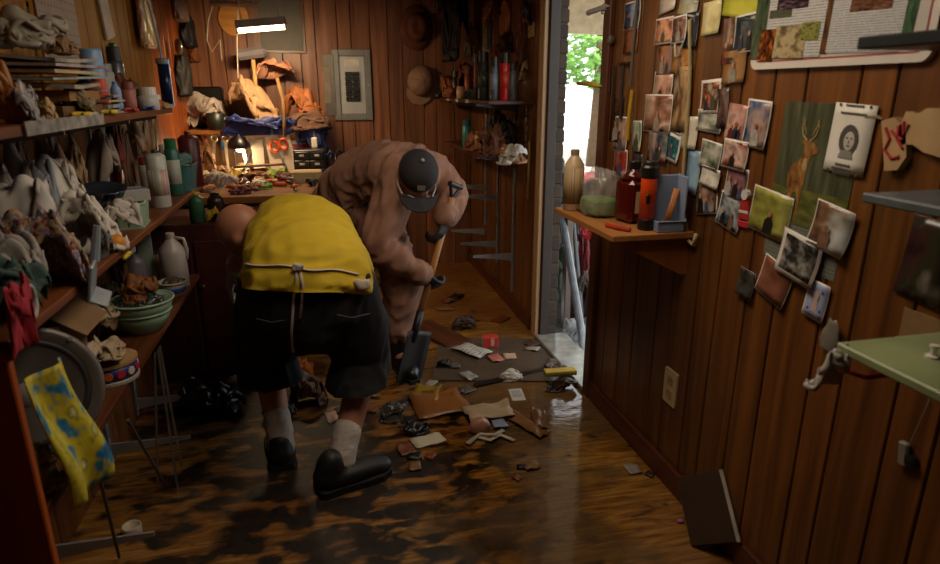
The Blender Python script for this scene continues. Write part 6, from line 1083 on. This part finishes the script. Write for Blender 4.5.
# apron tie round the back, with a bow and two tails
bpy.context.view_layer.update(); bv = BVHTree.FromPolygons([v.co.copy() for v in shirt.data.vertices], [tuple(p.vertices) for p in shirt.data.polygons]); bs = BVHTree.FromPolygons([v.co.copy() for v in shorts.data.vertices], [tuple(p.vertices) for p in shorts.data.polygons])
TIE = M('#b4a89a', .8, var=.1)
def lay_on(px, py, out=.004):
    d = ray(px, py).normalized(); best = None
    for tree_ in (bv, bs):
        h_ = tree_.ray_cast(CAM, d)
        if h_[0] is not None and (best is None or h_[3] < best[1]): best = (h_[0] + h_[1] * out, h_[3])
    return best[0] if best else None
def ribbon(pxs, w, name, parent=P1, out=.004):
    pts = [q for q in (lay_on(a, b, out) for a, b in pxs) if q is not None]
    if len(pts) > 1: local(G().tube(pts, [(w, .0025)] * len(pts), 8).build(name, TIE, parent, True), P1)
ribbon([(246 + i * 4, 264 + i * .32 + 1.2 * math.sin(i * .5)) for i in range(29)], .006, 'apron_string'); 
ribbon([(297, 267), (296, 280), (294, 296), (293, 312), (292, 330), (294, 350)], .005, 'bow_tail', out=.008); ribbon([(299, 267), (303, 285), (302, 300), (300, 318)], .005, 'bow_tail', out=.008)
q = lay_on(298, 268, .01); k_ = crumple('bow_knot', TIE, (.04, .02, .025), P1, 3.2, .5, nu=24, nv=14); k_.location = q - Vector((.0, .006, .012)) - P1.location
q = lay_on(358, 284, .012) or Vector((.1, 2.2, .76)); k_ = crumple('side_knot', TIE, (.07, .035, .04), P1, 5.2, .6, nu=26, nv=14); k_.location = q + Vector((.01, 0, -.025)) - P1.location
# -- person in tan coveralls, facing the camera, bent over a shovel
P2 = thing('person', 'person in tan coveralls and dark cap bent over a shovel', 'person', (.2, 3.25, 0)); COV = M('#8c6552', .9, var=.16, scale=10)
ph = Vector((.13, 3.36, .86)); sd = (.69, .72, 0)
t2 = [(.11, 3.38, .82), (.16, 3.31, .93), (.28, 3.19, 1.01), (.40, 3.09, 1.02), (.46, 3.04, .99)]; r2 = [(.165, .145), (.17, .14), (.18, .125), (.18, .115), (.11, .085)]
sR, eR, wR = (.33, 2.99, .97), (.24, 2.93, .70), (.42, 2.92, .545); sL, eL, wL = (.53, 3.16, 1.01), (.625, 3.14, .90), (.575, 2.98, .80)
hR, kR, aR = (.20, 3.30, .82), (.34, 3.07, .50), (.325, 3.06, .12); hL, kL, aL = (.04, 3.44, .82), (.13, 3.40, .46), (.10, 3.47, .10)
h2 = Vector((.415, 2.915, 1.0)); g = G()
limb(g, t2, [(a - .02, b - .02) for a, b in r2], sd); 
for a, b, c in ((hR, kR, aR), (hL, kL, aL)): limb(g, [a, b, c], [.09, .06, .04]); limb(g, [c, tuple(Vector(c) - Vector((0, .02, .04))), tuple(Vector(c) + Vector((.03, -.1, -.07)))], [.04, .04, .03])
for a, b, c in ((sR, eR, wR), (sL, eL, wL)): limb(g, [a, b, c], [.058, .046, .032])
limb(g, [(.44, 3.03, 1.0), tuple(h2)], [.062, .06]); A2 = head(g, h2, (-.05, -.62, -.78), (.1, -.75, .62), 1.05)
local(fuse(g, 'body', SKIN2, P2, .010, 5), P2)
g = G(); limb(g, t2, r2, sd); limb(g, [sR, (.43, 3.07, 1.0), sL], [.085, .10, .085])
limb(g, [hR, kR, lerp(kR, aR, .75)], [.12, .085, .078]); limb(g, [hL, kL, aL], [.12, .085, .078]); limb(g, [sR, lerp(sR, eR, .5), eR, wR], [.085, .08, .068, .047]); limb(g, [sL, eL, wL], [.08, .064, .047])
local(fuse(g, 'coveralls', COV, P2, .010, 2, .026, 10, (.5, .3, 1), 5.3), P2)
g = G(); limb(g, [(.41, 3.02, 1.035), (.47, 3.05, 1.045), (.52, 3.02, 1.0)], [.03, .03, .03]); local(fuse(g, 'collar', COV, P2, .008, 3), P2)
CAPM = M('#1c1a1a', .8, var=.2); f = Vector((-.05, -.62, -.78)).normalized(); u = Vector((.1, -.75, .62)); u = (u - f * u.dot(f)).normalized(); r = f.cross(u); rot = Matrix((r, f, u)).transposed()
g = G(); blob(g, A2(0, -.010, .062), (.094, .108, .082), rot); crown = local(fuse(g, 'cap_crown', CAPM, P2, .008, 3, cut=[(A2(0, 0, .03), -u)]), P2)
g = G(); n_ = 12; poly = [(.088 * math.cos(R(180 * i / n_)), .075 + .10 * math.sin(R(180 * i / n_))) for i in range(n_ + 1)] + [(-.06, .10), (0, .115), (.06, .10)]
vs = []; 
g.prism([(x, y) for x, y in poly], -.003, .004); g.v = [A2(v.x, v.y, .036 + v.z - 2.2 * v.x * v.x - .12 * max(0, v.y - .08)) for v in g.v]; local(g.build('cap_peak', CAPM, crown), P2)
blob_g = G(); blob(blob_g, A2(0, -.010, .146), (.01, .01, .005), rot, 10, 6); local(blob_g.build('cap_button', M('#8a8478', .6), crown, True), P2)
g = G(); g.prism([(-.02, -.012), (.02, -.012), (.016, .012), (-.016, .012)], 0, .002); T = Matrix.Translation(A2(0, .09, .085)) @ (rot @ Euler((R(-52), 0, 0)).to_matrix()).to_4x4(); g.v = [T @ v for v in g.v]; local(g.build('cap_badge', M('#6a645c', .6), crown), P2)
g = G()
for k in (-1, 1): g = G(); g.tube([A2(k * .086, -.03, .0), A2(k * .084, .04, .008), A2(k * .066, .085, .01)], .0035, 6); local(g.build('glasses_arm', M('#b0a8a0', .4), P2), P2)
g = G(); limb(g, [A2(-.04, .086, .002), A2(0, .10, .004), A2(.04, .086, .002)], [.016, .014, .016]); local(fuse(g, 'safety_glasses', M('#5a5a5c', .15), P2, .006, 3), P2)
GB = M('#151516', .6, var=.15)
SP0, SP1 = Vector((.60, 2.985, .90)), Vector((.402, 2.895, .30)); ax = (SP1 - SP0).normalized()
def on_shaft(z): return SP0 + ax * ((z - SP0.z) / ax.z)
g = G(); limb(g, [lerp(eR, wR, .8), wR], [.045, .042]); hand(g, wR, on_shaft(.50) - Vector(wR), (.5, .5, .1), 1, .75, 1.12); local(fuse(g, 'glove', GB, P2, .006, 3), P2)
g = G(); limb(g, [lerp(eL, wL, .8), wL], [.045, .042]); hand(g, wL, on_shaft(.76) - Vector(wL), (-.7, .3, -.1), -1, .75, 1.12); local(fuse(g, 'glove', GB, P2, .006, 3), P2)
RB = M('#17181a', .35, var=.2)
for (kx, ky, kz), tx in ((aR, (.04, -.20)), (aL, (.05, -.18))):
    g = G(); a = Vector((kx, ky, 0)); d = Vector((tx[0], tx[1], 0)); limb(g, [a + Vector((0, 0, .25)), a + Vector((0, .0, .1)), a + Vector((0, .01, .05))], [.075, .06, .055]); limb(g, [a + Vector((0, .02, .045)), a + d * .5 + Vector((0, 0, .045)), a + d + Vector((0, 0, .038))], [(.042, .042), (.045, .042), (.042, .034)]); b_ = local(fuse(g, 'boot', RB, P2, .009, 4, cut=[((0, 0, .004), (0, 0, -1))]), P2)
    g = G(); dd = d.normalized(); rr = Vector((dd.y, -dd.x, 0)); T = Matrix((dd, -rr, Vector((0, 0, 1)))).transposed().to_4x4(); T.translation = a - dd * .05; L_ = d.length + .09
    g.prism([(0, .03), (.05, .045), (L_ * .7, .05), (L_, .025), (L_, -.025), (L_ * .7, -.05), (.05, -.045), (0, -.03)], 0, .02, T); local(g.build('sole', BSO, b_), P2)
SHV = thing('shovel', 'square shovel with a wooden shaft held by the person in tan', 'shovel', (.385, 2.885, 0)); si = SHV.location
local(G().tube([SP0, SP1], .0165, 12).build('shaft', MW('#8a5a2c', '#b08048', 2), SHV, True), SHV)
local(G().tube([SP1 - ax * .06, SP1 + ax * .05, SP1 + ax * .1], [.021, .02, .016], 12).build('socket', M('#2a2a2c', .4, .7), SHV, True), SHV)
sv = ax; sx = Vector((.75, .65, .1)); sx = (sx - sv * sx.dot(sv)).normalized(); sn = sx.cross(sv); o0 = SP1 + ax * .04; Lb = (.006 - o0.z) / ax.z
g = G(); nx, ny = 8, 10
gs = G().sheet(.2, Lb, .003, nx, ny, lambda u, v: .03 * (2 * u - 1) ** 2 + .012 * (1 - v)); T = Matrix((sx, -sv, -sn)).transposed().to_4x4(); T.translation = o0 + sv * Lb / 2; gs.v = [T @ v for v in gs.v]
local(gs.build('blade', M('#2c2a29', .45, .6, .3), SHV, True), SHV)
local(G().tube([SP0 - sx * .05 - ax * .06, SP0 + sx * .05 - ax * .06], .014, 10).build('grip', BLK, SHV), SHV)
for k in (-1, 1): local(G().tube([SP0 + ax * .01, SP0 + sx * .045 * k - ax * .06], .008, 8).build('grip_fork', BLK, SHV), SHV)
# ---------------------------------------------------------------- wet rubbish on the floor
def fl(px, py): return on(2, 0, px, py)
def scrap(name, label, cat, box, mat, rz=0, th=.003, curl=.008, seed=0, lift=.0, mat2=None, n=6):
    x0, y0, x1, y1 = box; c = fl((x0 + x1) / 2, (y0 + y1) / 2); w = (fl(x1, (y0 + y1) / 2) - fl(x0, (y0 + y1) / 2)).length; d = (fl((x0 + x1) / 2, y0) - fl((x0 + x1) / 2, y1)).length
    fn = lambda u, v: curl * (noise.noise(Vector((u * 2.2 + seed, v * 2.2, seed))) + .6) if curl else 0
    g = G().sheet(w, d, th, n, n, fn); lo = min(v.z for v in g.v)
    for v in g.v:
        v.z -= lo; k = 1 + .16 * noise.noise(Vector((v.x * 9 + seed, v.y * 9, seed * 2))) if curl else 1; v.x *= k; v.y *= k
    o = g.build(name, mat, None, True if curl else False); o.location = (c.x, c.y, .0005 + lift); o.rotation_euler = (0, 0, R(rz)); return tag(o, label, cat)
def lump(name, label, cat, box, mat, seed, hk=1.0, rz=0, amp=.4, depth=None, rough=None):
    x0, y0, x1, y1 = box; c = fl((x0 + x1) / 2, y1 - 2); s = metres(c); sz = ((x1 - x0) * s, depth or (x1 - x0) * s * .7, (y1 - y0) * s * hk); o = crumple(name, mat, sz, seed=seed, amp=amp, nu=44, nv=24) if amp < .2 else pile(name, mat, sz, seed); o.location = (c.x, c.y + (depth or (x1 - x0) * s * .7) * .4, 0); o.rotation_euler = (0, 0, R(rz)); return tag(o, label, cat)
WETG = M('#4c4034', .22, var=.3, scale=5); PW3 = M('#a59f94', .45, var=.15)
scrap('wet_board', 'large wet grey board lying flat by the doorway', 'board', (436, 338, 560, 380), WETG, -14, .008, 0, 1)
scrap('dark_lath', 'long dark lath along the wet board edge', 'lath', (470, 376, 560, 379), M('#1a120c', .4), 14, .012, 0, 2, .0)
scrap('brown_plank', 'broken brown plank lying near the shovel', 'plank', (424, 322, 452, 348), MW('#3a1c0e', '#5c3018', 1), 24, .02, 0, 3)
lump('leather_scrap', 'dark brown leather scrap beside the broken plank', 'leather', (452, 314, 478, 334), M('#2c140a', .5), 2.4, .8)
scrap('thin_lath', 'thin lath lying by the far skirting', 'lath', (492, 318, 510, 322), MW('#4a2410', '#6a3818', 0), 40, .01, 0, 4)
t = thing('red_carton', 'small red carton with a white end on the wet board', 'carton', fl(491, 349) + Vector((0, .02, .009)), (0, 0, R(-6))); RC = M('#a82a1c', .5, var=.12); G().box((0, 0, .032), (.085, .05, .062), bev=.002).build('box', RC, t); G().box((-.043, 0, .032), (.002, .046, .056)).build('end_flap', M('#b0a8a0', .5), t); G().box((.01, -.0255, .034), (.02, .001, .045)).build('label_patch', M('#c08a7a', .5), t)
scrap('playing_card', 'white tilted card left of the red carton', 'card', (461, 346, 481, 361), MT('#a8a49a', '#6a6660', 9), 35, .002, .02, 5, .012)
scrap('pink_scrap', 'pinkish paper scrap on the wet board', 'paper', (489, 357, 502, 364), M('#9c5c4c', .5), 10, .002, .008, 6, .01); scrap('pale_chip', 'small pale chip right of the pinkish scrap', 'chip', (504, 356, 516, 361), M('#a88a74', .5), -8, .004, .004, 7, .01)
scrap('grey_scrap', 'small grey scrap at the near corner of the wet board', 'paper', (463, 374, 475, 382), M('#8a847a', .5), 20, .002, .01, 8, .01)
lump('white_rag', 'limp white rag beyond the white card on the floor', 'rag', (498, 372, 526, 384), PW3, 4.1, .7)
t = thing('white_card', 'upright white card lying in the puddle', 'card', fl(517, 395), (0, 0, R(-6))); G().sheet(.065, .12, .003, 2, 2).build('card', M('#aca89c', .4, var=.1), t); G().sheet(.045, .06, .001, 1, 1).build('picture', M('#8f8c84', .5), t, mw=Matrix.Translation((0, .01, .0032)))
t = thing('sponge_block', 'yellow and green striped sponge strip by the sill', 'sponge', fl(561, 385) + Vector((0, .02, .055)), (0, 0, R(-4))); G().box((0, 0, .012), (.16, .05, .016), bev=.003).build('yellow_layer', M('#b09018', .6), t); G().box((0, 0, .0), (.16, .05, .01), bev=.002).build('green_layer', M('#3a5c24', .6), t)
lump('brown_cloth', 'sodden brown cloth under the yellow sponge strip', 'cloth', (546, 376, 580, 394), M('#2a160c', .35), 3.3, .75); lump('brown_clod', 'dark clod beside the door sill', 'clod', (545, 364, 572, 376), M('#3a2014', .4), 5.6, .8)
scrap('yellow_sheet', 'dull yellow folded sheet near the shovel blade', 'paper', (412, 388, 440, 402), M('#8a6a14', .5), -20, .003, .03, 9, .0)
scrap('tan_hide', 'rounded tan hide piece flat on the floor', 'leather', (412, 392, 466, 417), M('#7a4a1e', .4, var=.25), 6, .006, .02, 10)
lump('clear_clamshell', 'clear grey plastic tub crushed on the floor', 'plastic', (380, 402, 410, 426), M('#4a4844', .12, var=.4, alpha=.85), 6.8, .8)
lump('black_strip', 'black rubber strip beside the crushed tub', 'rubber', (404, 414, 432, 438), M('#0d0b0a', .35), 7.9, .45); lump('black_wad', 'small black wad behind the tan hide', 'wad', (436, 358, 452, 372), M('#121012', .4), 8.6, .8)
scrap('white_envelope', 'long white paper strip in front of the black rubber', 'paper', (412, 436, 444, 446), M('#b0a48e', .5, var=.1), 14, .002, .012, 11)
scrap('torn_carton', 'torn cream carton lid in the middle of the rubbish', 'carton', (464, 408, 512, 424), M('#9c8464', .55, var=.15), 4, .004, .05, 12, .01)
lump('pink_shell', 'smooth pinkish plastic cup half under the carton lid', 'cup', (470, 418, 492, 436), M('#9c6c54', .45), 1.8, .8, amp=.1); scrap('blue_label', 'small blue grey label beside the pinkish cup', 'label', (492, 422, 506, 430), MT('#8088a0', '#4a4e68', 8), 0, .002, .004, 13, .012)
p = fl(490, 443); tag(G().tube([p + Vector((-.10, .0, .012)), p + Vector((-.05, .03, .02)), p + Vector((0, .0, .014)), p + Vector((.05, .025, .018)), p + Vector((.1, -.02, .01))], [(.011, .004)] * 5, 8).build('white_strap', M('#a09482', .6), None, True), 'white strap curling on the floor before the carton lid', 'strap')
p = fl(488, 441); tag(G().tube([p + Vector((-.09, -.02, .010)), p + Vector((-.03, .02, .026)), p + Vector((.03, .0, .026)), p + Vector((.08, .05, .012))], [(.010, .004)] * 4, 8).build('white_strap', M('#988c7a', .6), None, True), 'second white strap crossing the first on the floor', 'strap')
scrap('tan_flap', 'tan leather flap standing right of the carton lid', 'leather', (518, 412, 534, 440), M('#7a5430', .4), 24, .004, .05, 14); scrap('tan_flap', 'smaller brown flap at the puddle edge', 'leather', (532, 414, 546, 434), M('#6a4426', .4), -12, .004, .05, 15)
scrap('rust_scrap', 'rusty scrap left of the long paper strip', 'scrap', (398, 446, 414, 456), M('#6a3a20', .5), 12, .003, .015, 16); scrap('pink_note', 'pale pink note by the left leg', 'note', (326, 412, 338, 424), M('#a08474', .5), 10, .003, .01, 17)
lump('brown_boot_pair', 'brown leather heap behind the legs of the person in yellow', 'leather', (288, 366, 328, 412), M('#4a2812', .5), 2.9, .8); 
p = fl(300, 392); o = crumple('orange_bag', M('#b8621a', .5, var=.2), (.13, .12, .12), seed=4.9, amp=.45); o.location = (fl(302, 372).x, 3.02, 0); tag(o, 'orange plastic bag glimpsed between the two bent legs', 'bag')
lump('black_sack', 'black plastic sack slumped before the dark cabinet', 'sack', (176, 372, 244, 424), M('#0c0a0a', .35), 6.6, .75); lump('black_sack', 'flat black sack beside the farthest bracket rail', 'sack', (262, 392, 296, 424), M('#0e0b09', .4), 7.2, .5)
o = crumple('white_splash_rag', M('#a8a29a', .7), (.06, .02, .05), seed=3.8, amp=.6, nu=30, nv=16); q = on(1, 3.07, 233, 384); o.location = (q.x, 3.068, q.z); tag(o, 'small white rag stuck on the dark cabinet front', 'rag')
t = thing('red_tape_measure', 'red and black tape measure on the cabinet side', 'tape measure', Vector((-.36, 3.12, .8))); G().box((0, 0, .025), (.05, .03, .05), bev=.01).build('case', BLK, t); G().box((0, -.016, .014), (.04, .004, .02), bev=.001).build('red_band', M('#b02018', .4), t)
rnd = random.Random(12); NMS = ['brown', 'black', 'pale', 'rusty', 'grey', 'tan']; CL = ['#3a2010', '#0c0a08', '#8a8070', '#6a3414', '#4c463e', '#74522e']
WH = ['left of the wet board', 'beside the puddle', 'near the shovel tip', 'in front of the near shoe', 'by the right skirting', 'under the far brackets', 'close to the sill', 'between the two people']
SP = [(456, 388), (540, 470), (430, 356), (420, 470), (640, 470), (470, 300), (556, 352), (360, 400)]
k = 0
for wi, (px, py) in enumerate(SP):
    for ci in range(3):
        c = (wi + ci * 2) % 6; k += 1; x, y = px + rnd.uniform(-26, 26), py + rnd.uniform(-14, 14); w = rnd.uniform(8, 17)
        scrap('debris_chip', 'small %s chip of debris %s' % (NMS[c], WH[wi]), 'debris', (x - w / 2, y - w * .25, x + w / 2, y + w * .25), M(CL[c], .5), rnd.uniform(0, 180), .004, .012, k + 30, .0095 if 436 < x < 560 and 338 < y < 385 else 0, n=4)['group'] = 'small debris chips on the floor'
